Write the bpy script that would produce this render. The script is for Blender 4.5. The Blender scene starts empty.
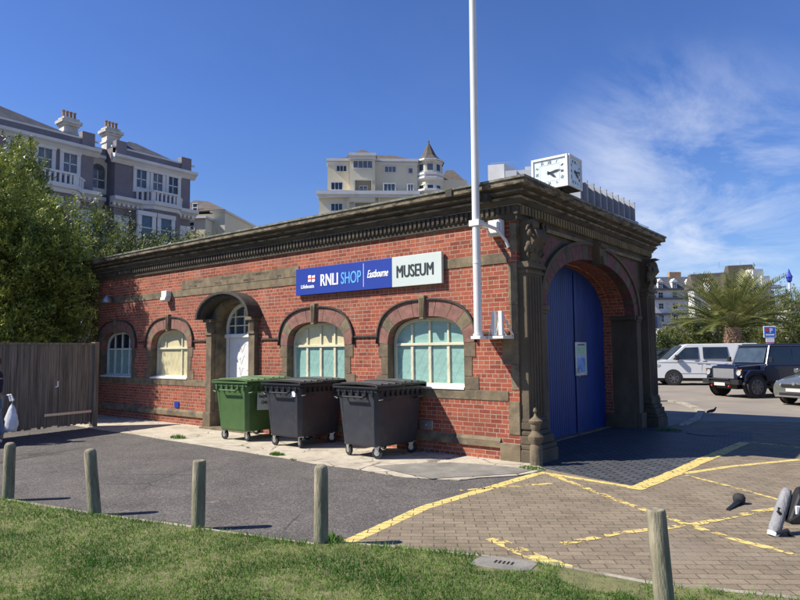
import bpy, bmesh, math, random
from mathutils import Vector, Matrix, noise
random.seed(7)
R=math.radians; PI=math.pi
S=bpy.context.scene
COL=S.collection
# ------------------------------------------------------------------ camera
PITCH,ROLL,YAW,FPX=0.07964181,0.00793323,-0.67348151,642.156
CAM=Vector((5.1676,-9.6366,1.85))
fw=Vector((math.sin(YAW)*math.cos(PITCH),math.cos(YAW)*math.cos(PITCH),math.sin(PITCH)))
rt=Vector((math.cos(YAW),-math.sin(YAW),0)); dn=fw.cross(rt)
cR,sR=math.cos(ROLL),math.sin(ROLL)
RT=cR*rt+sR*dn; DN=-sR*rt+cR*dn
cd=bpy.data.cameras.new('camera'); co=bpy.data.objects.new('camera',cd); COL.objects.link(co)
cd.sensor_width=36; cd.lens=36*FPX/800; cd.clip_start=.05; cd.clip_end=4000
m=Matrix.Identity(4)
for i in range(3): m[i][0]=RT[i]; m[i][1]=-DN[i]; m[i][2]=-fw[i]; m[i][3]=CAM[i]
co.matrix_world=m; S.camera=co
# surveying helpers: photo point -> place on a known plane of the site
def ray(x,y): return RT*((x-400)/FPX)+DN*((y-300)/FPX)+fw
def G(x,y,z=0): d=ray(x,y); return CAM+d*((z-CAM.z)/d.z)
def FX(x,y,X): d=ray(x,y); return CAM+d*((X-CAM.x)/d.x)
def WY(x,y,Y): d=ray(x,y); return CAM+d*((Y-CAM.y)/d.y)
def at(x,y,D): return CAM+ray(x,y)*D
# ------------------------------------------------------------------ materials
def mat(name): 
    m=bpy.data.materials.new(name); m.use_nodes=True; nt=m.node_tree
    return m,nt,nt.nodes['Principled BSDF']
def N(nt,t,**k):
    n=nt.nodes.new(t)
    for a,b in k.items():
        if a in n.inputs: n.inputs[a].default_value=b
        else: setattr(n,a,b)
    return n
def L(nt,a,b): nt.links.new(a,b)
def c4(c): return (c[0],c[1],c[2],1)
def ramp(nt,src,stops):
    r=nt.nodes.new('ShaderNodeValToRGB'); e=r.color_ramp.elements
    while len(e)<len(stops): e.new(.5)
    for k,(p,c) in enumerate(stops): e[k].position=p; e[k].color=c4(c) if hasattr(c,'__len__') else (c,c,c,1)
    L(nt,src,r.inputs['Fac']); return r
def mix(nt,f,a,b,bt='MIX'):
    x=nt.nodes.new('ShaderNodeMix'); x.data_type='RGBA'; x.blend_type=bt
    for s,i in ((f,0),(a,6),(b,7)):
        if hasattr(s,'is_linked'): L(nt,s,x.inputs[i])
        elif hasattr(s,'__len__'): x.inputs[i].default_value=c4(s)
        else: x.inputs[i].default_value=s
    return x.outputs[2]
def noisy(name,col,var=.25,scale=6,rough=.8,bump=.15,bscale=None,metal=0,coord='Object',detail=6,dark=None,dpos=(.45,.62),dscale=1.5,spec=.4,coat=0,stretch=(1,1,1)):
    m,nt,b=mat(name)
    tc=N(nt,'ShaderNodeTexCoord'); mp=N(nt,'ShaderNodeMapping'); mp.inputs['Scale'].default_value=stretch
    L(nt,tc.outputs[coord],mp.inputs[0])
    n1=N(nt,'ShaderNodeTexNoise',Scale=scale,Detail=detail); L(nt,mp.outputs[0],n1.inputs['Vector'])
    lo=tuple(max(0,c*(1-var)) for c in col); hi=tuple(c*(1+var) for c in col)
    r=ramp(nt,n1.outputs['Fac'],[(.3,lo),(.7,hi)]); out=r.outputs[0]
    if dark:
        n2=N(nt,'ShaderNodeTexNoise',Scale=dscale,Detail=8,Roughness=.65); L(nt,mp.outputs[0],n2.inputs['Vector'])
        r2=ramp(nt,n2.outputs['Fac'],[(dpos[0],0),(dpos[1],1)])
        out=mix(nt,r2.outputs[0],out,dark)
    L(nt,out,b.inputs['Base Color']); b.inputs['Roughness'].default_value=rough; b.inputs['Metallic'].default_value=metal
    b.inputs['Specular IOR Level'].default_value=spec; b.inputs['Coat Weight'].default_value=coat
    if bump:
        n3=N(nt,'ShaderNodeTexNoise',Scale=bscale or scale*5,Detail=5); L(nt,mp.outputs[0],n3.inputs['Vector'])
        bp=N(nt,'ShaderNodeBump',Strength=bump,Distance=.02); L(nt,n3.outputs['Fac'],bp.inputs['Height']); L(nt,bp.outputs[0],b.inputs['Normal'])
    return m
def bricks(name,c1,c2,mortar,bw=.225,rh=.0765,ms=.009,rot=0,bump=.6,tint=None,rough=.85,squash=1.0,sqf=2,soot=None,msm=.1,off=.5,dist=.006,grime=None):
    m,nt,b=mat(name)
    tc=N(nt,'ShaderNodeTexCoord'); mp=N(nt,'ShaderNodeMapping'); mp.inputs['Rotation'].default_value=(0,0,rot)
    L(nt,tc.outputs['UV'],mp.inputs[0])
    wn=N(nt,'ShaderNodeTexNoise',Scale=9,Detail=2); L(nt,mp.outputs[0],wn.inputs['Vector'])
    vm=N(nt,'ShaderNodeVectorMath',operation='SCALE'); vm.inputs['Scale'].default_value=dist*2
    vs=N(nt,'ShaderNodeVectorMath',operation='SUBTRACT'); vs.inputs[1].default_value=(.5,.5,.5)
    L(nt,wn.outputs['Color'],vs.inputs[0]); L(nt,vs.outputs[0],vm.inputs[0])
    va=N(nt,'ShaderNodeVectorMath',operation='ADD'); L(nt,mp.outputs[0],va.inputs[0]); L(nt,vm.outputs[0],va.inputs[1])
    br=N(nt,'ShaderNodeTexBrick',Scale=1); br.offset=off; br.squash=squash; br.squash_frequency=sqf
    br.inputs['Color1'].default_value=c4(c1); br.inputs['Color2'].default_value=c4(c2); br.inputs['Mortar'].default_value=c4(mortar)
    br.inputs['Mortar Size'].default_value=ms; br.inputs['Mortar Smooth'].default_value=msm
    br.inputs['Brick Width'].default_value=bw; br.inputs['Row Height'].default_value=rh
    L(nt,va.outputs[0],br.inputs['Vector']); out=br.outputs['Color']
    n=N(nt,'ShaderNodeTexNoise',Scale=2.2,Detail=8,Roughness=.7); L(nt,tc.outputs['UV'],n.inputs['Vector'])
    r=ramp(nt,n.outputs['Fac'],[(.3,(.72,.72,.72)),(.7,(1.2,1.2,1.2))]); out=mix(nt,1.0,out,r.outputs[0],'MULTIPLY')
    n5=N(nt,'ShaderNodeTexNoise',Scale=45,Detail=4); L(nt,tc.outputs['UV'],n5.inputs['Vector'])
    r5=ramp(nt,n5.outputs['Fac'],[(.3,(.8,.8,.8)),(.7,(1.18,1.18,1.18))]); out=mix(nt,1.0,out,r5.outputs[0],'MULTIPLY')
    if soot:
        n2=N(nt,'ShaderNodeTexNoise',Scale=1.1,Detail=9,Roughness=.7); L(nt,tc.outputs['UV'],n2.inputs['Vector'])
        r2=ramp(nt,n2.outputs['Fac'],[(.50,0),(.72,.8)]); out=mix(nt,r2.outputs[0],out,soot)
        n6=N(nt,'ShaderNodeTexNoise',Scale=.8,Detail=10,Roughness=.75); mp6=N(nt,'ShaderNodeMapping'); mp6.inputs['Location'].default_value=(7,3,1); L(nt,tc.outputs['UV'],mp6.inputs[0]); L(nt,mp6.outputs[0],n6.inputs['Vector'])
        r6=ramp(nt,n6.outputs['Fac'],[(.56,0),(.74,.55)]); out=mix(nt,r6.outputs[0],out,(.36,.27,.20) if c1[0]>.4 else (.30,.26,.20))
    L(nt,out,b.inputs['Base Color']); b.inputs['Roughness'].default_value=rough; b.inputs['Specular IOR Level'].default_value=.25
    inv=N(nt,'ShaderNodeMath',operation='SUBTRACT'); inv.inputs[0].default_value=1; L(nt,br.outputs['Fac'],inv.inputs[1])
    ad=N(nt,'ShaderNodeMath',operation='MULTIPLY_ADD'); ad.inputs[1].default_value=.35; L(nt,n5.outputs['Fac'],ad.inputs[0]); L(nt,inv.outputs[0],ad.inputs[2])
    bp=N(nt,'ShaderNodeBump',Strength=bump,Distance=.008); L(nt,ad.outputs[0],bp.inputs['Height']); L(nt,bp.outputs[0],b.inputs['Normal'])
    return m
def leafmat(name,c1,c2,tr=.25,rough=.5):
    m,nt,b=mat(name)
    a=N(nt,'ShaderNodeAttribute'); a.attribute_name='rnd'
    r=ramp(nt,a.outputs['Fac'],[(0,c1),(1,c2)])
    L(nt,r.outputs[0],b.inputs['Base Color']); b.inputs['Roughness'].default_value=rough; b.inputs['Specular IOR Level'].default_value=.35
    if tr:
        t=N(nt,'ShaderNodeBsdfTranslucent'); ms=N(nt,'ShaderNodeMixShader'); ms.inputs[0].default_value=tr
        L(nt,r.outputs[0],t.inputs[0]); L(nt,b.outputs[0],ms.inputs[1]); L(nt,t.outputs[0],ms.inputs[2])
        L(nt,ms.outputs[0],nt.nodes['Material Output'].inputs[0])
    return m
def plain(name,col,rough=.5,metal=0,spec=.5,coat=0,var=.06,bump=0): return noisy(name,col,var=var,scale=3,rough=rough,bump=bump,metal=metal,spec=spec,coat=coat,detail=4)
MT={}
MT['brick']=bricks('red_brick',(.40,.108,.058),(.22,.055,.036),(.39,.29,.215),ms=.0062,squash=.5,sqf=3,bump=.5,soot=(.17,.07,.05))
MT['stone']=noisy('weathered_stone',(.19,.148,.092),var=.3,scale=5,rough=.9,bump=.35,bscale=40,dark=(.085,.07,.052),dpos=(.48,.66),dscale=2.2)
MT['stonedark']=noisy('sooty_shaded_stone',(.085,.070,.050),var=.35,scale=5,rough=.9,bump=.4,bscale=35,dark=(.04,.034,.027),dpos=(.42,.64),dscale=2.5)  # soot together with painted shade for the gaps between the cornice lips
MT['stonefac']=noisy('facade_stone',(.125,.098,.064),var=.3,scale=5,rough=.9,bump=.4,bscale=35,dark=(.05,.042,.031),dpos=(.42,.66),dscale=2.5,stretch=(1,1,.5))
MT['lipstone']=noisy('banded_stone',(.20,.165,.11),var=.35,scale=7,rough=.9,bump=.35,bscale=40,dark=(.05,.042,.03),dpos=(.45,.6),dscale=4,stretch=(1,1,3))
MT['dentil']=noisy('ochre_stone',(.20,.15,.075),var=.3,scale=6,rough=.9,bump=.3,dark=(.08,.065,.04),dpos=(.5,.7),dscale=3)
MT['pink']=noisy('pink_sandstone',(.235,.115,.09),var=.25,scale=9,rough=.85,bump=.3,dark=(.15,.085,.07),dpos=(.5,.7),dscale=4)
MT['mauvestone']=noisy('purple_sandstone',(.13,.058,.055),var=.25,scale=9,rough=.85,bump=.3)
MT['mould']=noisy('black_moulding',(.05,.045,.038),var=.3,scale=9,rough=.8,bump=.2)
MT['lead']=noisy('roof_felt',(.20,.20,.165),var=.35,scale=14,rough=.85,bump=.3,dark=(.10,.10,.075),dscale=6)
MT['white']=noisy('white_paint',(.68,.68,.67),var=.05,scale=3,rough=.45,bump=.03)
MT['whitedirty']=noisy('dirty_white_paint',(.72,.71,.68),var=.1,scale=4,rough=.5,bump=.05,dark=(.45,.42,.38),dpos=(.6,.75),dscale=6)
MT['cream']=noisy('cream_paint',(.62,.58,.42),var=.08,scale=4,rough=.55,bump=.08)
MT['mint']=noisy('mint_blind',(.24,.41,.36),var=.12,scale=5,rough=.25,bump=0,spec=.5,stretch=(1,1,3))
MT['creamblind']=noisy('cream_blind',(.58,.52,.32),var=.12,scale=4,rough=.3,bump=0,dark=(.46,.36,.18),dpos=(.6,.75),dscale=5)
MT['darkglass']=plain('dark_glass',(.02,.028,.035),rough=.06,spec=.7,var=.3)
MT['glass']=plain('sky_glass',(.05,.07,.09),rough=.08,spec=.8,var=.3)
MT['blue']=noisy('navy_door_paint',(.003,.028,.16),var=.3,scale=3,rough=.5,bump=.08,dark=(.014,.055,.20),dpos=(.55,.75),dscale=4,stretch=(1,1,.25))
MT['signblue']=plain('sign_blue',(.018,.045,.30),rough=.35,var=.03)
MT['signwhite']=plain('sign_pale',(.54,.60,.565),rough=.4,var=.03)
MT['cyan']=plain('cyan_lettering',(.12,.42,.85),rough=.4,var=0)
MT['letterwhite']=plain('white_lettering',(.85,.85,.85),rough=.4,var=0)
MT['letterdark']=plain('dark_lettering',(.03,.035,.035),rough=.4,var=0)
MT['red']=plain('red_paint',(.6,.05,.04),rough=.4,var=.05)
MT['black']=plain('black_plastic',(.02,.02,.022),rough=.45,var=.2)
MT['rubber']=plain('rubber',(.022,.022,.024),rough=.85,var=.2)
MT['steel']=noisy('galvanised_steel',(.5,.5,.5),var=.15,scale=20,rough=.4,metal=.8,bump=.05)
MT['bingreen']=noisy('green_bin_plastic',(.07,.135,.045),var=.10,scale=6,rough=.45,bump=.06,dark=(.06,.13,.045),dpos=(.5,.8),dscale=3)
MT['bingrey']=noisy('charcoal_bin_plastic',(.036,.039,.048),var=.10,scale=6,rough=.42,bump=.06,dark=(.065,.065,.062),dpos=(.55,.75),dscale=4)
MT['binblack']=noisy('black_bin_plastic',(.016,.017,.02),var=.15,scale=6,rough=.4,bump=.06)
MT['wood']=noisy('grey_fence_wood',(.26,.225,.18),var=.45,scale=6,rough=.9,bump=.5,bscale=30,stretch=(6,6,.35),dark=(.10,.085,.07),dpos=(.45,.65),dscale=3)
MT['bollard']=noisy('greenish_bollard_wood',(.27,.235,.165),var=.5,scale=7,rough=.9,bump=.5,bscale=26,stretch=(3,3,.5),dark=(.13,.15,.09),dpos=(.42,.66),dscale=4)
MT['kerb']=noisy('pale_concrete',(.38,.35,.28),var=.25,scale=9,rough=.9,bump=.3,bscale=60,dark=(.22,.19,.14),dscale=2.5)
MT['palmtrunk']=noisy('palm_bark',(.30,.20,.13),var=.5,scale=5,rough=.9,bump=.8,bscale=9)
MT['bark']=noisy('bark',(.12,.09,.065),var=.3,scale=8,rough=.95,bump=.6)
# ------------------------------------------------------------------ mesh builder
class MB:
    def __init__(s): s.v=[]; s.f=[]; s.m=[]; s.rnd=[]
    def add(s,vs,fs,mi=0,rn=0.0):
        o=len(s.v); s.v+= [tuple(v) for v in vs]
        for f in fs: s.f.append(tuple(o+i for i in f)); s.m.append(mi); s.rnd.append(rn)
    def hexa(s,p,mi=0): s.add(p,[(0,3,2,1),(4,5,6,7),(0,1,5,4),(1,2,6,5),(2,3,7,6),(3,0,4,7)],mi)
    def box(s,x0,x1,y0,y1,z0,z1,mi=0,T=None):
        if x0>x1:x0,x1=x1,x0
        if y0>y1:y0,y1=y1,y0
        if z0>z1:z0,z1=z1,z0
        p=[(x0,y0,z0),(x1,y0,z0),(x1,y1,z0),(x0,y1,z0),(x0,y0,z1),(x1,y0,z1),(x1,y1,z1),(x0,y1,z1)]
        if T: p=[T(*q) for q in p]
        s.hexa(p,mi)
    def prism(s,poly,h0,h1,T=None,mi=0):          # poly (a,b) ; T(a,h,b)
        n=len(poly); T=T or (lambda a,h,b:(a,h,b))
        vs=[T(a,h0,b) for a,b in poly]+[T(a,h1,b) for a,b in poly]
        fs=[tuple(range(n)),tuple(range(2*n-1,n-1,-1))]+[(i,n+i,n+(i+1)%n,(i+1)%n) for i in range(n)]
        s.add(vs,fs,mi)
    def tube(s,pts,r,n=8,mi=0,cap=True):
        pts=[Vector(p) for p in pts]; rs=r if hasattr(r,'__len__') else [r]*len(pts); vs=[]
        for i,p in enumerate(pts):
            d=(pts[min(i+1,len(pts)-1)]-pts[max(i-1,0)]).normalized()
            a=d.orthogonal().normalized() if abs(d.z)>.95 else d.cross(Vector((0,0,1))).normalized(); b=d.cross(a)
            vs+=[p+(a*math.cos(2*PI*k/n)+b*math.sin(2*PI*k/n))*rs[i] for k in range(n)]
        fs=[(i*n+k,i*n+(k+1)%n,(i+1)*n+(k+1)%n,(i+1)*n+k) for i in range(len(pts)-1) for k in range(n)]
        if cap: fs+=[tuple(range(n-1,-1,-1)),tuple((len(pts)-1)*n+k for k in range(n))]
        s.add(vs,fs,mi)
    def lathe(s,prof,c=(0,0,0),n=16,T=None,mi=0,cap=True,ph=0):      # prof (r,z)
        T=T or (lambda x,y,z:(x+c[0],y+c[1],z+c[2]))
        vs=[T(r*math.cos(ph+2*PI*k/n),r*math.sin(ph+2*PI*k/n),z) for r,z in prof for k in range(n)]
        fs=[(i*n+k,i*n+(k+1)%n,(i+1)*n+(k+1)%n,(i+1)*n+k) for i in range(len(prof)-1) for k in range(n)]
        if cap: fs+=[tuple(range(n-1,-1,-1)),tuple((len(prof)-1)*n+k for k in range(n))]
        s.add(vs,fs,mi)
    def loft(s,rings,mi=0,cap=True,closed=True):
        n=len(rings[0]); vs=[p for r in rings for p in r]
        fs=[(i*n+k,i*n+(k+1)%n,(i+1)*n+(k+1)%n,(i+1)*n+k) for i in range(len(rings)-1) for k in range(n if closed else n-1)]
        if cap: fs+=[tuple(range(n-1,-1,-1)),tuple((len(rings)-1)*n+k for k in range(n))]
        s.add(vs,fs,mi)
    def sheet(s,poly,z,mi=0): s.add([(p[0],p[1],z) for p in poly],[tuple(range(len(poly)))],mi)
    def build(s,name,mats,parent=None,smooth=None,bevel=0,recalc=True,loc=None,attr=False):
        me=bpy.data.meshes.new(name); me.from_pydata(s.v,[],s.f)
        if not isinstance(mats,(list,tuple)): mats=[mats]
        for k in mats: me.materials.append(k if not isinstance(k,str) else MT[k])
        if len(mats)>1: me.polygons.foreach_set('material_index',s.m)
        if recalc:
            bm=bmesh.new(); bm.from_mesh(me); bmesh.ops.recalc_face_normals(bm,faces=bm.faces); bm.to_mesh(me); bm.free()
        me.update()
        if not attr:
            uv=me.uv_layers.new(name='UVMap')
            for p in me.polygons:
                nx,ny,nz=(abs(c) for c in p.normal)
                for li in p.loop_indices:
                    v=me.vertices[me.loops[li].vertex_index].co
                    uv.data[li].uv=(v.x,v.y) if nz>=nx and nz>=ny else ((v.x,v.z) if ny>=nx else (v.y,v.z))
        else:
            a=me.attributes.new('rnd','FLOAT','FACE'); a.data.foreach_set('value',s.rnd)
        if smooth is not None:
            me.polygons.foreach_set('use_smooth',[True]*len(me.polygons))
            if smooth<170: me.set_sharp_from_angle(angle=R(smooth))
        o=bpy.data.objects.new(name,me); COL.objects.link(o)
        if loc: o.location=loc
        if parent: o.parent=parent
        if bevel:
            b=o.modifiers.new('bevel','BEVEL'); b.width=bevel; b.segments=2; b.limit_method='ANGLE'; b.angle_limit=R(40)
        return o
def tag(o,label=None,cat=None,group=None,kind=None):
    if label:o['label']=label
    if cat:o['category']=cat
    if group:o['group']=group
    if kind:o['kind']=kind
    return o
def empty(name,loc=(0,0,0),rz=0,label=None,cat=None,group=None):
    o=bpy.data.objects.new(name,None); COL.objects.link(o); o.location=loc; o.rotation_euler=(0,0,rz); o.empty_display_size=.3
    return tag(o,label,cat,group)
def dup(o,parent=None):
    c=o.copy(); COL.objects.link(c); c.parent=parent
    for ch in list(o.children): dup(ch,c)
    return c
def text(body,size,mname,name,parent,T,offset=0,shear=0,depth=.004,sx=1,align='LEFT',space=1,width=None,bold=0):
    cu=bpy.data.curves.new('t','FONT'); cu.body=body; cu.size=size; cu.offset=offset; cu.shear=shear; cu.extrude=depth; cu.align_x=align; cu.space_character=space
    cu.resolution_u=4
    to=bpy.data.objects.new('t',cu); COL.objects.link(to)
    dg=bpy.context.evaluated_depsgraph_get(); me=bpy.data.meshes.new_from_object(to.evaluated_get(dg))
    bpy.data.objects.remove(to); 
    if width:
        xs=[v.co.x for v in me.vertices]; k=width/(max(xs)-min(xs)); x0=min(xs)
        for v in me.vertices: v.co.x=(v.co.x-x0)*k/sx
    if bold:
        bm=bmesh.new(); bm.from_mesh(me); geo=list(bm.faces)
        for j in (1,2):
            r_=bmesh.ops.duplicate(bm,geom=bm.verts[:]+bm.edges[:]+bm.faces[:] if j==0 else geo+list({v for f in geo for v in f.verts})+list({e for f in geo for e in f.edges}))
            for v in r_['geom']:
                if isinstance(v,bmesh.types.BMVert): v.co.x+=bold*j/sx; v.co.z+=.0006*j
        bm.to_mesh(me); bm.free()
    for v in me.vertices: v.co=Vector(T(v.co.x*sx,v.co.y,v.co.z))
    me.materials.clear(); me.materials.append(MT[mname]); me.name=name
    o=bpy.data.objects.new(name,me); COL.objects.link(o); o.parent=parent
    return o
# ------------------------------------------------------------------ light and sky
sund=Vector((1,1.08,-1.5)).normalized()
sl=bpy.data.lights.new('sun','SUN'); sl.energy=5.0; sl.angle=R(.5); sl.color=(1,.935,.82)
so=bpy.data.objects.new('sun',sl); COL.objects.link(so); so.rotation_euler=sund.to_track_quat('-Z','Y').to_euler(); so.location=(-10,-10,20)
w=bpy.data.worlds.new('World'); S.world=w; w.use_nodes=True; nt=w.node_tree
bg=nt.nodes['Background']; sk=N(nt,'ShaderNodeTexSky'); sk.sky_type='NISHITA'; sk.sun_disc=False
sk.sun_elevation=math.asin(-sund.z); sk.sun_rotation=math.atan2(-sund.x,-sund.y)%(2*PI); sk.ozone_density=3.2; sk.dust_density=.25; sk.air_density=.95
tc=N(nt,'ShaderNodeTexCoord'); sp=N(nt,'ShaderNodeSeparateXYZ'); L(nt,tc.outputs['Generated'],sp.inputs[0])
za=N(nt,'ShaderNodeMath',operation='ADD'); za.inputs[1].default_value=.12; L(nt,sp.outputs['Z'],za.inputs[0])
dx=N(nt,'ShaderNodeMath',operation='DIVIDE'); dy=N(nt,'ShaderNodeMath',operation='DIVIDE')
L(nt,sp.outputs['X'],dx.inputs[0]); L(nt,za.outputs[0],dx.inputs[1]); L(nt,sp.outputs['Y'],dy.inputs[0]); L(nt,za.outputs[0],dy.inputs[1])
cb=N(nt,'ShaderNodeCombineXYZ'); L(nt,dx.outputs[0],cb.inputs[0]); L(nt,dy.outputs[0],cb.inputs[1])
mp=N(nt,'ShaderNodeMapping'); mp.inputs['Rotation'].default_value=(0,0,R(50)); mp.inputs['Scale'].default_value=(1.5,.9,1); mp.inputs['Location'].default_value=(1.3,.4,0); L(nt,cb.outputs[0],mp.inputs[0])
cn=N(nt,'ShaderNodeTexNoise',Scale=1.15,Detail=11,Roughness=.62,Distortion=.55); L(nt,mp.outputs[0],cn.inputs['Vector'])
cr=ramp(nt,cn.outputs['Fac'],[(.41,0),(.78,.95)])
# thick wisps stand low over the sea side (azimuth of the bay), thin out elsewhere
vd=N(nt,'ShaderNodeVectorMath',operation='DOT_PRODUCT'); cdir=ray(680,200).normalized(); vd.inputs[1].default_value=cdir
L(nt,tc.outputs['Generated'],vd.inputs[0])
mr=N(nt,'ShaderNodeMapRange'); mr.interpolation_type='SMOOTHSTEP'; mr.inputs['From Min'].default_value=math.cos(R(14)); mr.inputs['From Max'].default_value=math.cos(R(2)); mr.inputs['To Min'].default_value=.02; L(nt,vd.outputs['Value'],mr.inputs['Value'])
mm=N(nt,'ShaderNodeMath',operation='MULTIPLY'); L(nt,cr.outputs[0],mm.inputs[0]); L(nt,mr.outputs[0],mm.inputs[1])
hz=N(nt,'ShaderNodeMapRange'); hz.inputs['From Min'].default_value=.0; hz.inputs['From Max'].default_value=.7; L(nt,sp.outputs['Z'],hz.inputs['Value'])
tint=ramp(nt,hz.outputs[0],[(0,(.95,1.04,1.24)),(.5,(.80,1.06,1.62)),(1,(.70,.95,1.52))])
skc=mix(nt,1.0,sk.outputs[0],tint.outputs[0],'MULTIPLY')
out=mix(nt,mm.outputs[0],skc,(8.6,9.2,10.4))
L(nt,out,bg.inputs[0]); bg.inputs[1].default_value=.066
S.view_settings.view_transform='Standard'; S.view_settings.look='None'; S.view_settings.gamma=1; S.view_settings.exposure=.6
S.view_settings.use_curve_mapping=False
S.cycles.max_bounces=6; S.cycles.diffuse_bounces=2
# ------------------------------------------------------------------ ground sheets
def structure(o): o['kind']='structure'; return o
MT['ground']=noisy('worn_tarmac',(.27,.235,.19),var=.12,scale=2,rough=.92,bump=.3,bscale=120,dark=(.19,.165,.14),dpos=(.45,.7),dscale=.5)
g=MB(); g.sheet([(-1500,-1500),(1500,-1500),(1500,1500),(-1500,1500)],0); structure(g.build('ground','ground'))
def speckled(name,base,lo,hi,sc=160):
    m,nt,b=mat(name); tc=N(nt,'ShaderNodeTexCoord')
    v=N(nt,'ShaderNodeTexVoronoi',Scale=sc); L(nt,tc.outputs['Object'],v.inputs['Vector'])
    r=ramp(nt,v.outputs['Color'],[(0,lo),(.55,base),(1,hi)])
    n=N(nt,'ShaderNodeTexNoise',Scale=1.2,Detail=9,Roughness=.7); L(nt,tc.outputs['Object'],n.inputs['Vector'])
    r2=ramp(nt,n.outputs['Fac'],[(.3,(.75,.75,.75)),(.72,(1.3,1.28,1.22))])
    o=mix(nt,1.0,r.outputs[0],r2.outputs[0],'MULTIPLY')
    n4=N(nt,'ShaderNodeTexNoise',Scale=3.1,Detail=3); L(nt,tc.outputs['Object'],n4.inputs['Vector'])
    r4=ramp(nt,n4.outputs['Fac'],[(.68,0),(.76,.5)]); o=mix(nt,r4.outputs[0],o,(.30,.27,.22))
    vc=N(nt,'ShaderNodeTexVoronoi',Scale=.42); vc.feature='DISTANCE_TO_EDGE'; dv=mix(nt,.16,tc.outputs['Object'],n.outputs['Color']); L(nt,dv,vc.inputs['Vector'])
    rc=ramp(nt,vc.outputs['Distance'],[(0,.75),(.006,0)]); nk=N(nt,'ShaderNodeTexNoise',Scale=.7,Detail=2); L(nt,tc.outputs['Object'],nk.inputs['Vector']); rk=ramp(nt,nk.outputs['Fac'],[(.5,0),(.58,1)])
    mk=N(nt,'ShaderNodeMath',operation='MULTIPLY'); L(nt,rc.outputs[0],mk.inputs[0]); L(nt,rk.outputs[0],mk.inputs[1]); o=mix(nt,mk.outputs[0],o,(.03,.027,.024))
    L(nt,o,b.inputs['Base Color']); b.inputs['Roughness'].default_value=.92; b.inputs['Specular IOR Level'].default_value=.25
    bp=N(nt,'ShaderNodeBump',Strength=.6,Distance=.006); L(nt,v.outputs['Distance'],bp.inputs['Height']); L(nt,bp.outputs[0],b.inputs['Normal'])
    return m
MT['asphalt']=speckled('coarse_asphalt',(.105,.096,.093),(.045,.042,.042),(.25,.23,.21),95)
MT['paving']=bricks('brown_block_paving',(.265,.212,.148),(.205,.165,.118),(.115,.093,.066),bw=.225,rh=.115,ms=.006,rot=R(-36),bump=.5,soot=(.19,.155,.12),rough=.9,dist=.004)
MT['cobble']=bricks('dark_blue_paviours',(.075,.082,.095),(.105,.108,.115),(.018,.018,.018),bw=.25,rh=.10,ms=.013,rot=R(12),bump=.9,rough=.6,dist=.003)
YL=[(340,545),(425,508),(524,476)]
def wob(p,q,n,a):
    out=[]
    for i in range(n):
        t=i/n; v=p.lerp(q,t); out.append((v.x+random.uniform(-a,a),v.y+random.uniform(-a,a)))
    return out
corner_yel=G(545,468)
# asphalt: from the lawn edge to the concrete apron
lawn_edge=[Vector((-12,-8.4,0)),Vector((-7.5,-7.2,0)),G(0,500),G(94,516),G(198,530),G(320,547),G(340,545),G(400,550),G(451,555),G(548,566),G(600,576),G(656,587),G(746,596),G(800,602),Vector((5.6,-3.9,0)),Vector((9,-3.6,0)),Vector((20,-3.2,0))]
g=MB(); g.sheet([(p.x,p.y) for p in lawn_edge[:7]]+[(.58,-3.4),(.55,-1.0),(.2,.3),(-16,.3),(-16,-8.4)],.004); structure(g.build('asphalt_yard','asphalt'))
# block paving
g=MB(); g.sheet([(.75,-5.06)]+[(p.x,p.y) for p in lawn_edge[7:]]+[(20,9),(3.2,9.5),(.5,8),(.3,.3),(.59,-.34),(.58,-3.4)],.008); structure(g.build('block_paving','paving'))
g=MB(); g.sheet([(-.8,-.2),(.63,-.31),(2.19,-.79),(2.42,2.1),(2.52,5.0),(2.3,6.3),(.3,6.6),(-.8,6.6)],.0088); structure(g.build('cobble_apron','cobble'))
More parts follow.
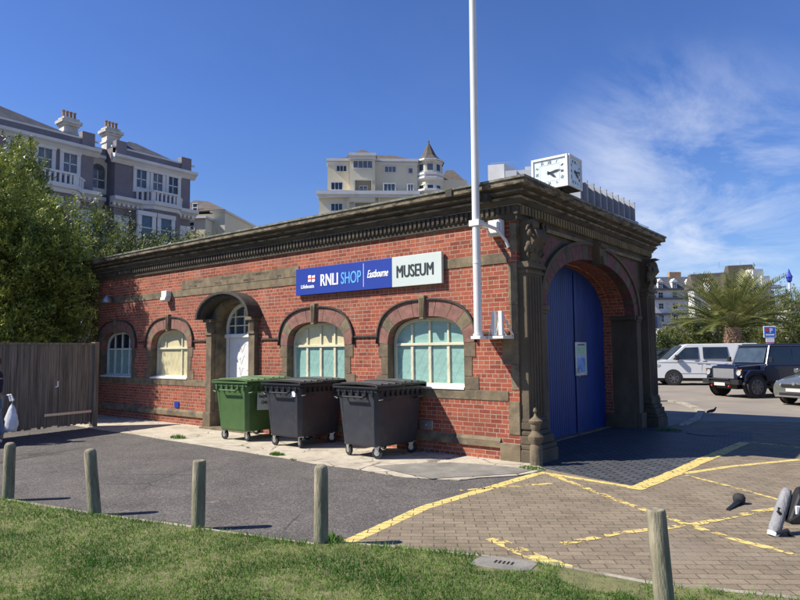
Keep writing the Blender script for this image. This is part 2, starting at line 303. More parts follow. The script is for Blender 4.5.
# concrete apron with cracks
def crackmat():
    m,nt,b=mat('cracked_concrete'); tc=N(nt,'ShaderNodeTexCoord')
    n=N(nt,'ShaderNodeTexNoise',Scale=5,Detail=9,Roughness=.7); L(nt,tc.outputs['Object'],n.inputs['Vector'])
    r=ramp(nt,n.outputs['Fac'],[(.3,(.38,.33,.25)),(.7,(.56,.50,.40))])
    v=N(nt,'ShaderNodeTexVoronoi',Scale=1.6); v.feature='DISTANCE_TO_EDGE'
    d=mix(nt,.12,tc.outputs['Object'],n.outputs['Color']); L(nt,d,v.inputs['Vector'])
    cr=ramp(nt,v.outputs['Distance'],[(.0,1),(.018,0)])
    n2=N(nt,'ShaderNodeTexNoise',Scale=.9,Detail=3); L(nt,tc.outputs['Object'],n2.inputs['Vector']); k=ramp(nt,n2.outputs['Fac'],[(.45,0),(.55,1)])
    sx=N(nt,'ShaderNodeSeparateXYZ'); L(nt,tc.outputs['Object'],sx.inputs[0])
    mr=N(nt,'ShaderNodeMapRange'); mr.inputs['From Min'].default_value=-3.2; mr.inputs['From Max'].default_value=-1.8; L(nt,sx.outputs['X'],mr.inputs['Value'])
    mk=N(nt,'ShaderNodeMath',operation='MAXIMUM'); L(nt,k.outputs[0],mk.inputs[0]); L(nt,mr.outputs[0],mk.inputs[1])
    m3=N(nt,'ShaderNodeMath',operation='MULTIPLY'); L(nt,cr.outputs[0],m3.inputs[0]); L(nt,mk.outputs[0],m3.inputs[1])
    ng=N(nt,'ShaderNodeTexNoise',Scale=1.3,Detail=9,Roughness=.72); L(nt,tc.outputs['Object'],ng.inputs['Vector']); rg=ramp(nt,ng.outputs['Fac'],[(.48,0),(.72,.7)]); og=mix(nt,rg.outputs[0],r.outputs[0],(.22,.185,.13))
    o=mix(nt,m3.outputs[0],og,(.11,.095,.07)); L(nt,o,b.inputs['Base Color']); b.inputs['Roughness'].default_value=.92
    sb=N(nt,'ShaderNodeMath',operation='SUBTRACT'); L(nt,n.outputs['Fac'],sb.inputs[0]); L(nt,m3.outputs[0],sb.inputs[1])
    bp=N(nt,'ShaderNodeBump',Strength=.5,Distance=.02); L(nt,sb.outputs[0],bp.inputs['Height']); L(nt,bp.outputs[0],b.inputs['Normal'])
    return m
MT['apron']=crackmat()
ap=[(-15,-1.6),(-10.2,-1.9),(-9,-1.84),(-7.83,-1.9)]+wob(Vector((-7.8,-1.9,0)),Vector((-3.04,-2.07,0)),9,.03)+wob(Vector((-3.0,-2.08,0)),Vector((-.4,-2.1,0)),9,.04)+[(0,-1.85),(.15,-1.5),(.5,-1.05),(.58,-.75),(.6,-.33),(.1,.1),(-15,.1)]
g=MB(); g.sheet(ap,.018); g2=[]
o=structure(g.build('concrete_apron','apron'))
so_=o.modifiers.new('s','SOLIDIFY'); so_.thickness=.01; so_.offset=-1
# grey patch slabs near the corner of the building
MT['darkiron']=noisy('cast_iron',(.13,.12,.11),var=.3,scale=25,rough=.7,bump=.4)
MT['slab']=noisy('grey_slab',(.24,.225,.195),var=.25,scale=6,rough=.9,bump=.3,dark=(.16,.15,.13),dscale=3)
g=MB(); g.sheet([(-1.7,-1.75),(-.9,-1.95),(-.35,-2.02),(.12,-1.4),(.45,-.95),(.5,-.5),(-.2,-.55),(-.9,-.75),(-1.35,-1.2)],.0245); structure(g.build('patched_slab','slab'))
# yellow paint
def yellowmat(wear):
    m,nt,b=mat('yellow_road_paint'); tc=N(nt,'ShaderNodeTexCoord')
    n=N(nt,'ShaderNodeTexNoise',Scale=7,Detail=8,Roughness=.75); L(nt,tc.outputs['Object'],n.inputs['Vector'])
    mp=N(nt,'ShaderNodeMapping'); mp.inputs['Rotation'].default_value=(0,0,R(-36)); L(nt,tc.outputs['Object'],mp.inputs[0])
    br=N(nt,'ShaderNodeTexBrick',Scale=1); br.inputs['Color1'].default_value=(0,0,0,1); br.inputs['Color2'].default_value=(.55,.55,.55,1); br.inputs['Mortar'].default_value=(1,1,1,1)
    br.inputs['Mortar Size'].default_value=.006; br.inputs['Brick Width'].default_value=.225; br.inputs['Row Height'].default_value=.115; L(nt,mp.outputs[0],br.inputs['Vector'])
    ad=N(nt,'ShaderNodeMath',operation='MULTIPLY_ADD'); ad.inputs[1].default_value=.24; L(nt,br.outputs['Color'],ad.inputs[0]); L(nt,n.outputs['Fac'],ad.inputs[2])
    a=ramp(nt,ad.outputs[0],[(wear,1),(wear+.035,0)])
    r=ramp(nt,n.outputs['Fac'],[(.3,(.74,.56,.17)),(.6,(.62,.47,.17))]); L(nt,r.outputs[0],b.inputs['Base Color']); b.inputs['Roughness'].default_value=.75
    L(nt,a.outputs[0],b.inputs['Alpha']); return m
MT['yel']=yellowmat(.68); MT['yelworn']=yellowmat(.575); MT['yelvery']=yellowmat(.54)
def stripe(name,pts,wd,mt,z,label=None):
    g=MB(); P=[G(*p) for p in pts]; vs=[]
    dense=[]
    for i in range(len(P)-1):
        n=max(2,int((P[i+1]-P[i]).length/.12))
        dense+=[P[i].lerp(P[i+1],k/n) for k in range(n)]
    dense.append(P[-1])
    for i,p in enumerate(dense):
        d=(dense[min(i+1,len(dense)-1)]-dense[max(i-1,0)]).normalized(); nn=Vector((-d.y,d.x,0)); ww=wd*random.uniform(.86,1.1)/2
        vs+=[(p.x+nn.x*ww,p.y+nn.y*ww,z),(p.x-nn.x*ww,p.y-nn.y*ww,z)]
    g.add(vs,[(2*i,2*i+1,2*i+3,2*i+2) for i in range(len(dense)-1)])
    return structure(g.build(name,mt,recalc=False))
stripe('yellow_line',[(343,545),(425,508),(538,474)],.15,'yel',.0095)
stripe('yellow_line',[(540,473),(640,489)],.13,'yel',.0105)
stripe('yellow_line',[(634,490),(672,475),(700,462),(745,443)],.22,'yel',.0132)
stripe('yellow_line',[(745,442),(800,448)],.12,'yelworn',.0095)
stripe('yellow_line',[(548,474),(620,502),(692,527),(740,542),(800,556)],.10,'yelworn',.0115)
stripe('yellow_line',[(563,545),(620,534),(692,526),(760,512),(800,506)],.10,'yelworn',.0125)
stripe('yellow_line',[(684,474),(730,467),(800,460)],.11,'yel',.0095)
stripe('yellow_line',[(686,476),(730,487),(770,498),(796,507)],.07,'yelworn',.0118)
stripe('yellow_line',[(492,539),(530,556),(575,572)],.17,'yelworn',.0095)
stripe('yellow_line',[(455,556),(520,562),(560,570),(656,588),(746,596)],.045,'yelworn',.0102)
stripe('yellow_line',[(460,491),(552,484)],.08,'yelvery',.0095)
# far curved kerb on the car park and inspection cover
g=MB(); cp=[G(*p) for p in ((640,404),(654,402),(670,401.5),(684,404),(694,408),(701,412),(697,419),(683,426))]
g.loft([[(p.x-.07,p.y-.07,0),(p.x+.07,p.y+.07,0),(p.x+.07,p.y+.07,.05),(p.x-.07,p.y-.07,.05)] for p in cp]); structure(g.build('kerb','kerb'))
g=MB(); g.lathe([(.42,.012),(.42,.02),(.36,.022),(.34,.016),(.0,.018)],c=tuple(G(708,434)),n=28,cap=False); tag(g.build('manhole_cover','darkiron'),'round inspection cover in the shaded paving past the blue door','manhole cover')
# lawn
MT['soil']=noisy('lawn_soil',(.14,.14,.06),var=.35,scale=9,rough=1,bump=.5,bscale=60,dark=(.21,.19,.085),dpos=(.5,.68),dscale=2.2,coord='Object')
lpoly=[(p.x,p.y) for p in lawn_edge]
gl=MB(); top=[]
inner=[(x-.02,y-.09) for x,y in lpoly]
gl.sheet(inner+[(20,-25),(-25,-25),(-25,-11)],.045); lo=gl.build('lawn','soil'); structure(lo)
# low concrete edging between lawn and yard
g=MB(); 
for i in range(len(lawn_edge)-1):
    a,b=lawn_edge[i],lawn_edge[i+1]
    n=max(1,int((b-a).length/.9))
    for k in range(n):
        p=a.lerp(b,k/n+.004); q=a.lerp(b,(k+1)/n-.004); d=(q-p).normalized(); nn=Vector((d.y,-d.x,0)); wdt=.05 if i<6 else .12
        zt=.038+random.uniform(-.006,.004)
        P=[p,q,q+nn*wdt,p+nn*wdt]; g.hexa([(v.x,v.y,-.02) for v in P]+[(v.x,v.y,zt) for v in P])
structure(g.build('lawn_edging','kerb',bevel=.006))
g=MB(); g.prism([(-.36,-.16),(-.1,-.2),(.3,-.15),(.33,.12),(.05,.2),(-.3,.14)],.0,.052,T=lambda a,h,b:(a,b,h)); o=g.build('drain_slab','slab',bevel=.01,loc=tuple(G(505,569))); o.rotation_euler=(0,0,R(14)); o.scale=(.8,.8,1); tag(o,'flat worn concrete slab sunk in the lawn edge, with a gully grate','drain')
g=MB()
for k in range(5): g.box(-.11+k*.045,-.09+k*.045,-.045,.045,.0525,.055)
g.build('grate','black',o)
lx=[p[0] for p in inner]; ly=[p[1] for p in inner]
def edge_y(x):
    for i in range(len(inner)-1):
        if inner[i][0]<=x<=inner[i+1][0]:
            t=(x-inner[i][0])/(inner[i+1][0]-inner[i][0]+1e-9); return inner[i][1]*(1-t)+inner[i+1][1]*t
    return -9
MT['grass']=leafmat('grass_blades',(.045,.14,.015),(.23,.36,.065),tr=.35,rough=.6)
g=MB(); cnt=0; fwd2=Vector((fw.x,fw.y,0)).normalized(); rt2=Vector((fwd2.y,-fwd2.x,0))
while cnt<150000:
    d=random.uniform(2.9,11)**1.0; 
    if random.random()>2.9/d*1.3 and d>3.8: continue
    s=random.uniform(-.7,.7)*d
    p=Vector((CAM.x,CAM.y,0))+fwd2*d+rt2*s
    if p.x<-12 or p.x>8: continue
    ey=edge_y(p.x)
    if p.y>ey+random.uniform(-.02,.035): continue
    nz=noise.noise(Vector((p.x*1.7,p.y*1.7,0)))+.5*noise.noise(Vector((p.x*6,p.y*6,3)))
    # bare worn patches by the path edge
    if (p-G(600,583)).length<.33 and random.random()<.9: continue
    if abs((p-G(505,569)).dot(rt2))<.26 and abs((p-G(505,569)).dot(fwd2))<.19: continue
    if p.x>2.9 and ey-p.y<.5 and nz<.12 and random.random()<.6: continue
    if nz<-.35 and random.random()<.5: continue
    h=random.uniform(.012,.036)*(1+.6*max(0,nz)); 
    if ey-p.y<.10: h*=1.7
    a=random.uniform(0,2*PI); le=random.uniform(0,1.3)*h; wd=random.uniform(.0022,.0045)*(.7+d*.09)
    bx,by=math.cos(a)*wd,math.sin(a)*wd; b=random.uniform(0,2*PI)
    g.add([(p.x-bx,p.y-by,.04),(p.x+bx,p.y+by,.04),(p.x+math.cos(b)*le,p.y+math.sin(b)*le,.045+h)],[(0,1,2)],0,min(1,max(0,.36-.75*nz+random.uniform(-.28,.35))))
    cnt+=1
tag(g.build('grass','grass',recalc=False,attr=True),'short mown grass with worn yellowish patches in the foreground','grass',kind='stuff')
def tuft(name,p,r,h,n,label,cat='weed',group=None):
    g=MB()
    for i in range(n):
        a=random.uniform(0,2*PI); rr=r*math.sqrt(random.random()); hh=h*random.uniform(.5,1)*(1-.5*rr/r); b=random.uniform(0,2*PI); wd=random.uniform(.006,.014)
        x,y=p.x+rr*math.cos(a),p.y+rr*math.sin(a)*.6
        g.add([(x-wd*math.sin(b),y+wd*math.cos(b),.02),(x+wd*math.sin(b),y-wd*math.cos(b),.02),(x+.5*hh*math.cos(b),y+.5*hh*math.sin(b),.02+hh)],[(0,1,2)],0,random.random()*.6)
    return tag(g.build(name,'grass',recalc=False,attr=True),label,cat,group)
for px,py,r,h,l in ((178,439,.22,.13,'leafy weed tuft on the apron edge left of the green bin'),(277,456,.17,.09,'low weed tuft on the apron edge below the middle bin'),(532,470,.22,.07,'weed growing against the stone pedestal at the building corner'),(248,449,.05,.03,'tiny weed in the crack below the green bin'),(293,461,.07,.04,'small weed beside the larger tuft under the charcoal bin')):
    tuft('weed',G(px,py),r,h,170 if r>.1 else 40,l)
tuft('weed',G(668,431),.30,.09,200,'patch of weeds in shade beyond the right stone pier')
tuft('weed',G(330,541),.16,.10,120,'long grass tuft at the foot of the round topped bollard')
# ------------------------------------------------------------------ the museum building
H=empty('brick_boathouse',(0,0,0),0,'red brick single storey boathouse with stone trim and arched blue doors','building')
TL=lambda u,d,z:(u,d,z)          # long wall : d goes into the wall
TF=lambda u,d,z:(-d,u,z)         # end wall
def wall(mb,T,u0,u1,z0,z1,d0,d1,ops,n=20,p=2.0):
    u=u0
    for (uc,hw,zb,zs,rise) in ops:
        mb.box(u,uc-hw,d0,d1,z0,z1,T=T)
        if zb>z0: mb.box(uc-hw,uc+hw,d0,d1,z0,zb,T=T)
        pts=arc(uc,hw,zs,rise,n,p)
        for (a,za),(b,zb2) in zip(pts,pts[1:]):
            mb.hexa([T(*q) for q in ((a,d0,za),(b,d0,zb2),(b,d1,zb2),(a,d1,za),(a,d0,z1),(b,d0,z1),(b,d1,z1),(a,d1,z1))])
        u=uc+hw
    mb.box(u,u1,d0,d1,z0,z1,T=T)
def arc(uc,hw,zs,rise,n=20,p=2.0,t0=0,t1=1):
    out=[]
    for i in range(n+1):
        t=PI*(1-(t0+(t1-t0)*i/n)); c,s=math.cos(t),math.sin(t)
        out.append((uc+hw*math.copysign(abs(c)**(2/p),c),zs+rise*abs(s)**(2/p)))
    return out
def ring(mb,T,i,o,d0,d1,n=20,p=2.0,t0=0,t1=1,mi=0):      # i,o=(uc,hw,zs,rise)
    A=arc(*i,n=n,p=p,t0=t0,t1=t1); B=arc(*o,n=n,p=p,t0=t0,t1=t1)
    mb.loft([[T(a[0],d0,a[1]),T(b[0],d0,b[1]),T(b[0],d1,b[1]),T(a[0],d1,a[1])] for a,b in zip(A,B)],mi)
WC=[-13.25,-10.47,-4.86,-1.95]; HW=.88; PW=2.6
DC=-7.67; DHW=.71
ops=[(c,HW,1.17,1.98,.52) for c in WC[:2]]+[(DC,DHW,0,2.45,.62)]+[(c,HW,1.17,1.98,.52) for c in WC[2:]]
ops.sort()
XL=-14.4; YR=6.9
g=MB(); wall(g,TL,XL,0,-.3,4.3,0,.34,ops,p=PW); 
g.box(XL,XL+.3,.34,YR,-.3,4.3); g.box(XL+.3,-.7,YR-.3,YR,-.3,4.3)
g.build('brick_wall','brick',H)
AC=3.38; AH=2.33; AZ=2.62; AR=1.08; AP=2.15
g=MB(); wall(g,TF,.34,YR-.002,-.3,4.3,.0,.55,[(AC,AH+.02,-.3,AZ,AR+.02)],n=36,p=AP)
g.build('facade_wall','stonefac',H)
g=MB(); 
rin=AH-.03
wall(g,TF,AC-AH-.1,AC+AH+.1,-.3,4.25,.55,.80,[(AC,rin,-.3,AZ,AR-.03)],n=36,p=AP); g.build('arch_reveal','brick',H)
# quoins at the corner, long wall side, toothed
g=MB()
z=.0; k=0
for z0,z1,wd in ((.45,1.0,.20),(1.19,1.62,.14),(1.62,2.12,.30),(2.12,2.62,.14),(2.62,3.33,.16),(3.52,4.02,.12)):
    g.box(-wd,.004,-.012,.2,z0,z1-.004)
g.box(-.36,.02,-.05,.2,-.3,.30); g.build('corner_quoin','stone',H,bevel=.008)
# plinth band, sill band, string, upper band
def segs(z,x0,x1,zc=None):
    """x-intervals free of the openings at height z"""
    out=[];u=x0
    for (uc,hw,zb,zs,rise) in ops:
        if zb<=z<=zs+rise:
            out.append((u,uc-hw)); u=uc+hw
    out.append((u,x1)); return out
g=MB()
for a,b in ((XL,DC-DHW-.35),(DC+DHW+.35,-.36)): g.prism([(-.045,.22),(-.045,.33),(0,.385),(.05,.385),(.05,.22)],a,b,T=lambda aa,h,bb:(h,aa,bb))
g.build('plinth_band','stone',H)
g=MB()
for a,b in ((XL,DC-DHW-.32),(DC+DHW+.32,-.2)): g.box(a,b,-.015,.05,1.0,1.168)
g.build('sill_band','stone',H,bevel=.006)
hm=[(c,1.15) for c in WC[:2]]+[(DC,.96)]+[(c,1.15) for c in WC[2:]]
u=XL
for c,r in hm+[(-.16,0)]:
    g=MB(); g.box(u,c-r,-.035,.02,2.135,2.17); g.build('string_course','mould',H); u=c+r
g=MB(); g.box(-12.9,-.17,-.014,.05,3.34,3.515); g.box(XL,-12.9,-.014,.05,3.34,3.515); g.build('stone_band','stone',H)
g=MB(); g.box(-9.9,-5.36,-.022,.05,3.518,3.75); ip=g.build('inscription_panel','stone',H,bevel=.004)
TT=lambda ox,oz,dd:(lambda x,y,z:(ox+x,dd-z,oz+y))
MT['carve']=plain('carved_shadow',(.05,.042,.03),rough=.9,var=.1)
for t,x,z in (('THIS BOAT',-9.35,3.645),('HOUSE ERECTED',-8.75+.55,3.655),('IN MEMORY OF',-6.95,3.655),('WILLIAM',-9.55,3.545),('TERRISS',-8.45,3.545),('MEMORIAL',-7.3,3.545),('1898',-6.1,3.545)):
    text(t,.085,'carve','carved_lettering',ip,TT(x,z,-.022),depth=.0015,offset=.001)
# windows
def window(c,frame_m,lowm,upm,boards=False):
    W=MB(); y0,y1=.16,.22; hw=HW-.02
    ring(W,TL,(c,hw-.06,1.98,.44),(c,hw,1.98,.505),y0,y1,p=PW)
    for s in(-1,1): W.box(c+s*(hw-.06),c+s*hw,y0,y1,1.2,1.98)
    W.box(c-hw+.06,c+hw-.06,y0,y1,1.2,1.26); W.box(c-hw+.06,c+hw-.06,y0-.012,y1,1.955,2.005)
    if not boards:
        for k in (-1,0,1): W.box(c+k*.42-.03,c+k*.42+.03,y0+.006,y1-.002,1.26,1.955); W.box(c+k*.42-.022,c+k*.42+.022,y0+.006,y1-.002,2.005,2.44-abs(k)*.07)
    else:
        W.box(c+.35-.025,c+.35+.025,y0+.006,y1-.002,1.26,2.36); W.box(c-.45,c-.41,y0+.008,y1-.002,2.005,2.34)
    w=W.build('window',frame_m,H,bevel=.004)
    P=MB(); P.box(c-hw+.04,c+hw-.04,y1-.02,y1+.01,1.24,1.97); P.build('pane',lowm,w)
    P=MB(); pts=arc(c,hw-.04,1.97,.46,20,PW); P.prism(pts,y1-.02,y1+.01); P.build('pane',upm,w)
    P=MB(); P.prism([(-.03,1.165),(-.03,1.20),(.16,1.235),(.16,1.165)],c-HW+.005,c+HW-.005,T=lambda a,h,b:(h,a,b)); P.build('sill','whitedirty',w)
    # thin diamond lattice guard in front of the glass
    Q=MB()
    for k in range(-9,10):
        for sgn in (1,-1):
            x0=c+k*.19; xa,za=x0,1.27
            xb,zb=x0+sgn*.36,1.27+.66
            xa2=max(min(xa,c+hw-.07),c-hw+.07)
            if xb<c-hw+.07 or xb>c+hw-.07 or xa!=xa2: continue
            Q.tube([(xa,.13,za),(xb,.13,zb)],.0014,3)
    Q.build('wire_guard','steel',w)
    return w
window(WC[0],'whitedirty','mint','darkglass'); window(WC[1],'cream','creamblind','creamblind',True)
window(WC[2],'cream','mint','creamblind'); window(WC[3],'cream','mint','mint')
MT['jamb']=noisy('brown_stone_jamb',(.165,.125,.08),var=.3,scale=5,rough=.9,bump=.3,dark=(.10,.08,.06),dscale=3)
for c in WC:
    # pink voussoir ring with paler stones, dark hood moulding, keystone and quoined jambs
    A=MB(); npc=9
    for k in range(npc):
        ring(A,TL,(c,HW-.005,1.98,.515),(c,1.12,2.0,.80),-.018,.36,n=4,p=PW,t0=k/npc+.0015,t1=(k+1)/npc-.0015,mi=1 if k in(1,7) else 0)
    a=A.build('window_arch',['pink','stone'],H)
    A=MB(); ring(A,TL,(c,1.122,2.0,.802),(c,1.15,2.0,.830),-.055,.03,n=24,p=PW); 
    for s in(-1,1): A.box(c+s*1.122,c+s*1.15,-.055,.03,1.98+.15,2.0)
    A.build('hood_mould','mould',a)
    A=MB(); A.prism([(-.045,2.44),(.045,2.44),(.068,2.88),(-.068,2.88)],-.09,.02,T=lambda aa,h,bb:(c+aa,h,bb))
    for s in(-.03,0,.03): A.box(c+s-.007,c+s+.007,-.1,-.088,2.48,2.84)
    A.build('keystone','stone',a,bevel=.008)
    for s in(-1,1):
        A=MB()
        for k,(z0,z1,wd) in enumerate(((1.17,1.40,.40),(1.40,1.74,.22),(1.74,2.0,.32))):
            x0,x1=sorted((c+s*HW,c+s*(HW+wd*.72)));
            A.box(x0-.004,x1+.004,-.013,.0,z0+.003,z1-.003)
        xa,xb=sorted((c+s*(HW-.006),c+s*(HW+.05))); A.box(xa,xb,-.005,.36,1.172,1.995)
        A.build('jamb','jamb',H,bevel=.005)
# the side doorway
door=MB(); door.box(DC-.9,DC+.9,-.32,.3,-.02,.06); door=door.build('doorway','stone',H,bevel=.01)
for s in(-1,1):
    D=MB(); x0,x1=sorted((DC+s*(DHW+.01),DC+s*(DHW+.23))); D.box(x0,x1,-.13,.34,.40,2.29); D.box(x0-.04,x1+.04,-.17,.3,-.05,.405)
    D.box(x0-.02,x1+.02,-.16,.3,2.28,2.325); D.box(x0+.005,x1-.005,-.145,.3,2.32,2.605); D.box(x0-.05,x1+.05,-.20,.3,2.60,2.68)
    for k in (0,1,2): D.box(x0+.06+k*.055,x0+.085+k*.055,-.16,-.14,2.36,2.56)
    D.build('door_pillar','jamb',door,bevel=.01)
D=MB(); ring(D,TL,(DC,.96,2.68,.56),(DC,1.05,2.66,.65),-.40,.0,n=28); ring(D,TL,(DC,.88,2.68,.48),(DC,.96,2.68,.56),-.32,0,n=28)
D.build('door_hood','mould',door,bevel=.012)
D=MB(); ring(D,TL,(DC,DHW-.005,2.45,.615),(DC,.90,2.60,.57),-.02,.36,n=24)
for s in (-1,1):
    xa,xb=sorted((DC+s*(DHW-.006),DC+s*(DHW+.009))); D.box(xa,xb,-.02,.36,0,2.45)
D.build('door_arch','stone',door)
D=MB(); y0=.30
D.box(DC-DHW,DC-DHW+.09,y0,y0+.08,0,2.45); D.box(DC+DHW-.09,DC+DHW,y0,y0+.08,0,2.45); D.box(DC-DHW,DC+DHW,y0-.05,y0+.08,2.22,2.31)
ring(D,TL,(DC,DHW-.08,2.45,.54),(DC,DHW,2.45,.62),y0,y0+.08,n=24); dfr=D.build('door_frame','whitedirty',H,bevel=.006)
D=MB(); D.box(DC-DHW+.11,DC+DHW-.09,y0+.03,y0+.07,.02,2.22); D.build('door_panel','white',dfr)
# faint looping scrawl on the door
Q=MB()
for j in range(5):
    pts=[]; x=DC-.35+.05*j; z=1.95-.27*j
    for i in range(40): t=i/39; pts.append((x+.6*t+.05*math.sin(9*t+j),y0+.027,z+.12*math.sin(16*t+j*2)*math.cos(5*t+j)))
    Q.tube(pts,.0028,4)
MT['scrawl']=plain('faint_scrawl',(.55,.53,.48),var=.1); Q.build('scrawl','scrawl',dfr)
D=MB(); 
for k in(-1,0,1): D.box(DC+k*.36-.018,DC+k*.36+.018,y0+.01,y0+.05,2.31,2.92)
D.box(DC-DHW+.08,DC+DHW-.08,y0+.012,y0+.048,2.50,2.53); D.box(DC-DHW+.08,DC+DHW-.08,y0+.012,y0+.048,2.72,2.75); D.build('fanlight_bars','cream',dfr)
D=MB(); D.box(DC-DHW+.08,DC+DHW-.08,y0+.05,y0+.07,2.31,2.45); D.prism(arc(DC,DHW-.07,2.45,.55,20),y0+.05,y0+.07); D.build('fanlight','glass',dfr)
D=MB(); D.tube([(DC-.6,-.04,.1),(DC-.6,-.04,2.3)],.02,8); 
# dark interior backing and roof
g=MB(); g.box(XL+.32,-1.2,.9,YR-.32,-.2,4.25); g.build('interior_core','black',H)
g=MB(); g.box(XL-.2,.1,-.1,YR+.2,4.30,4.52); g.build('roof','lead',H)
# cornice: profile swept round the four sides with mitred corners
prof=[(0,4.06),(.05,4.06),(.05,4.13),(.075,4.15),(.075,4.305),(.12,4.32),(.17,4.37),(.17,4.41)]
def sweep(mb,prof,x0,x1,y0,y1,mi=0,xe=0):
    rings=[]
    for p,z in prof: rings.append([(x0-p,y0-p,z),(x1+p,y0-p,z),(x1+p,y1+p,z),(x0-p,y1+p,z)])
    mb.loft(rings,mi,cap=False)
g=MB(); sweep(g,prof+[(.16,4.41),(.16,4.44),(.23,4.475),(.23,4.50),(.25,4.505),(.27,4.55),(.27,4.566)],XL,0,0,YR); corn=g.build('cornice','stonedark',H)
g=MB(); sweep(g,[(.15,4.385),(.195,4.39),(.20,4.425),(.15,4.43)],XL,0,0,YR); sweep(g,[(.22,4.478),(.275,4.482),(.28,4.505),(.22,4.51)],XL,0,0,YR); sweep(g,[(.26,4.566),(.345,4.566),(.36,4.58),(.36,4.662),(.2,4.668)],XL,0,0,YR); g.build('cornice_lip','lipstone',corn)
g=MB(); sweep(g,[(.36,4.664),(.385,4.668),(.385,4.705),(.10,4.765),(-.5,4.78)],XL,0,0,YR); g.build('roof_edge','lead',corn)
g=MB()
n=int(14.4/.105)
for k in range(n): g.box(XL+.02+k*.105,XL+.075+k*.105,-.108,-.07,4.165,4.295)
g.build('dentil_course','stonedark',corn)
g=MB()
n=int((YR)/.115)
for k in range(n): g.box(.07,.125,.03+k*.115,.095+k*.115,4.15,4.30)
g.box(.052,.065,.62,YR-.62,3.985,4.055)
g.build('dentil_course','dentil',corn)
# raised blocks on the cornice over the corner
for x in (-1.1,):
    g=MB(); g.box(x-.07,x+.07,-.395,-.33,4.55,4.70); g.box(-.45,-.33,-.38,-.2,4.36,4.50); g.build('cornice_joint','mould',corn,bevel=.01)
# facade dressing
fac=empty('facade_dressing'); fac.parent=H
def part_box(name,mt,*bs,bevel=.01,parent=H):
    g=MB()
    for b in bs: g.box(*b)
    return g.build(name,mt,parent,bevel=bevel)
bpy.data.objects.remove(fac)
for side,y0 in ((0,0.03),(1,YR-.64)):
    y1=y0+.60
    g=MB(); g.box(0,.16,y0,y1,.55,3.32)
    for k in range(5): 
        yy=y0+.075+k*.1; g.tube([(.16,yy+.025,.75 if k%2 else .75),(.16,yy+.025,3.1)],.026,8)
    g.box(0,.20,y0-.02,y1+.02,.55,.66); g.box(0,.185,y0-.01,y1+.01,.66,.72); g.box(0,.19,y0-.015,y1+.015,3.14,3.2)
    pil=g.build('pilaster','stonefac',H,bevel=.008)
    # stepped pedestal
    g=MB()
    for a,b,e in ((-.3,.22,.34),(.22,.30,.32),(.30,.44,.28),(.44,.52,.235),(.52,.56,.21)): g.box(0,e,y0-(e-.2)*.5,y1+(e-.2)*.6,a,b)
    g.build('pedestal','stonefac',pil,bevel=.02)
    # impost moulding then carved console capital
    g=MB(); g.box(0,.22,y0-.03,y1+.03,3.24,3.30); g.box(0,.20,y0-.015,y1+.015,3.30,3.34)
    yc=(y0+y1)/2
    S1=[(.16,3.34),(.20,3.42),(.185,3.55),(.24,3.66),(.33,3.76),(.30,3.88),(.22,3.92),(.24,4.03),(.36,4.06),(.0,4.06),(.0,3.34)]
    g.prism(S1,yc-.19,yc+.19,T=lambda a,h,b:(a,h,b))
    # carved acanthus lumps, scrolls and shells
    rs=random.Random(5+side)
    for k in range(26):
        yy=rs.uniform(y0,y1); zz=rs.uniform(3.42,4.0); rr=rs.uniform(.03,.065); xx=.14+.14*(zz-3.4)/.6
        g.lathe([(rr*.2,-rr),(rr*.8,-rr*.6),(rr,0),(rr*.8,rr*.6),(rr*.2,rr)],n=7,T=(lambda cx,cy,cz,t:(lambda x,y,z:(cx+x,cy+y*math.cos(t)-z*math.sin(t),cz+(y*math.sin(t)+z*math.cos(t))*1.5)))(xx,yy,zz,rs.uniform(-.8,.8)))
    for s in (-1,1):
        for zc,rad in ((3.86,.105),(3.5,.07)):
            pts=[(.2+.02*(t/12),yc+s*(.22+rad*math.cos(t*.55)*(1-t/22)),zc+rad*math.sin(t*.55)*(1-t/22)) for t in range(20)]
            g.tube(pts,[.022]*20,6)
    g.build('capital','stonefac',pil,smooth=50)
    # impost block on the inner side of the arch
    s=1 if side==0 else -1
    ya,yb=sorted((AC-s*AH-s*.03,AC-s*(AH+.34)))
    g=MB(); g.box(0,.10,ya,yb,2.56,2.64); g.box(0,.075,ya,yb,2.50,2.56); g.box(0,.055,ya+.02,yb-.02,.0,2.50); g.box(0,.11,ya-.02,yb+.02,-.3,.36); g.build('arch_pier','stonefac',H,bevel=.01)
    ya,yb=sorted((AC-s*AH,AC-s*(AH-.06)))
    g=MB(); g.box(-.56,.06,ya,yb,2.55,2.64); g.build('impost','stonefac',H,bevel=.01); g=MB(); g.box(-.7,-.02,ya,yb,-.3,.34); g.build('reveal_moulding','stonefac',H,bevel=.01)
# big arch ring: alternating stones
g=MB(); t=0; k=0; wdt=[.072 if k%2==0 else .044 for k in range(17)]; tot=sum(wdt)
for k in range(17):
    t1_=t+wdt[k]/tot
    ring(g,TF,(AC,AH,AZ,AR),(AC,AH+.24,AZ+.02,AR+.28),-.035,.20,n=4,p=AP,t0=t+.001,t1=t1_-.001,mi=0 if k%2==0 else 1); t=t1_
g.build('arch_ring',['mauvestone','stonefac'],H)
g=MB(); ring(g,TF,(AC,AH-.004,AZ,AR-.004),(AC,AH+.06,AZ,AR+.06),.203,.548,n=36,p=AP); g.build('arch_soffit','brick',H)
g=MB(); ring(g,TF,(AC,AH+.242,AZ+.02,AR+.282),(AC,AH+.33,AZ+.02,AR+.345),-.08,.02,n=40,p=AP); g.build('arch_hood_mould','stonefac',H)
g=MB(); g.prism([(-.10,3.62),(.10,3.62),(.19,4.08),(-.19,4.08)],0,.2,T=lambda a,h,b:(h,AC+a,b)); g.prism([(-.07,3.60),(.07,3.60),(.11,3.78),(-.11,3.78)],.2,.26,T=lambda a,h,b:(h,AC+a,b))
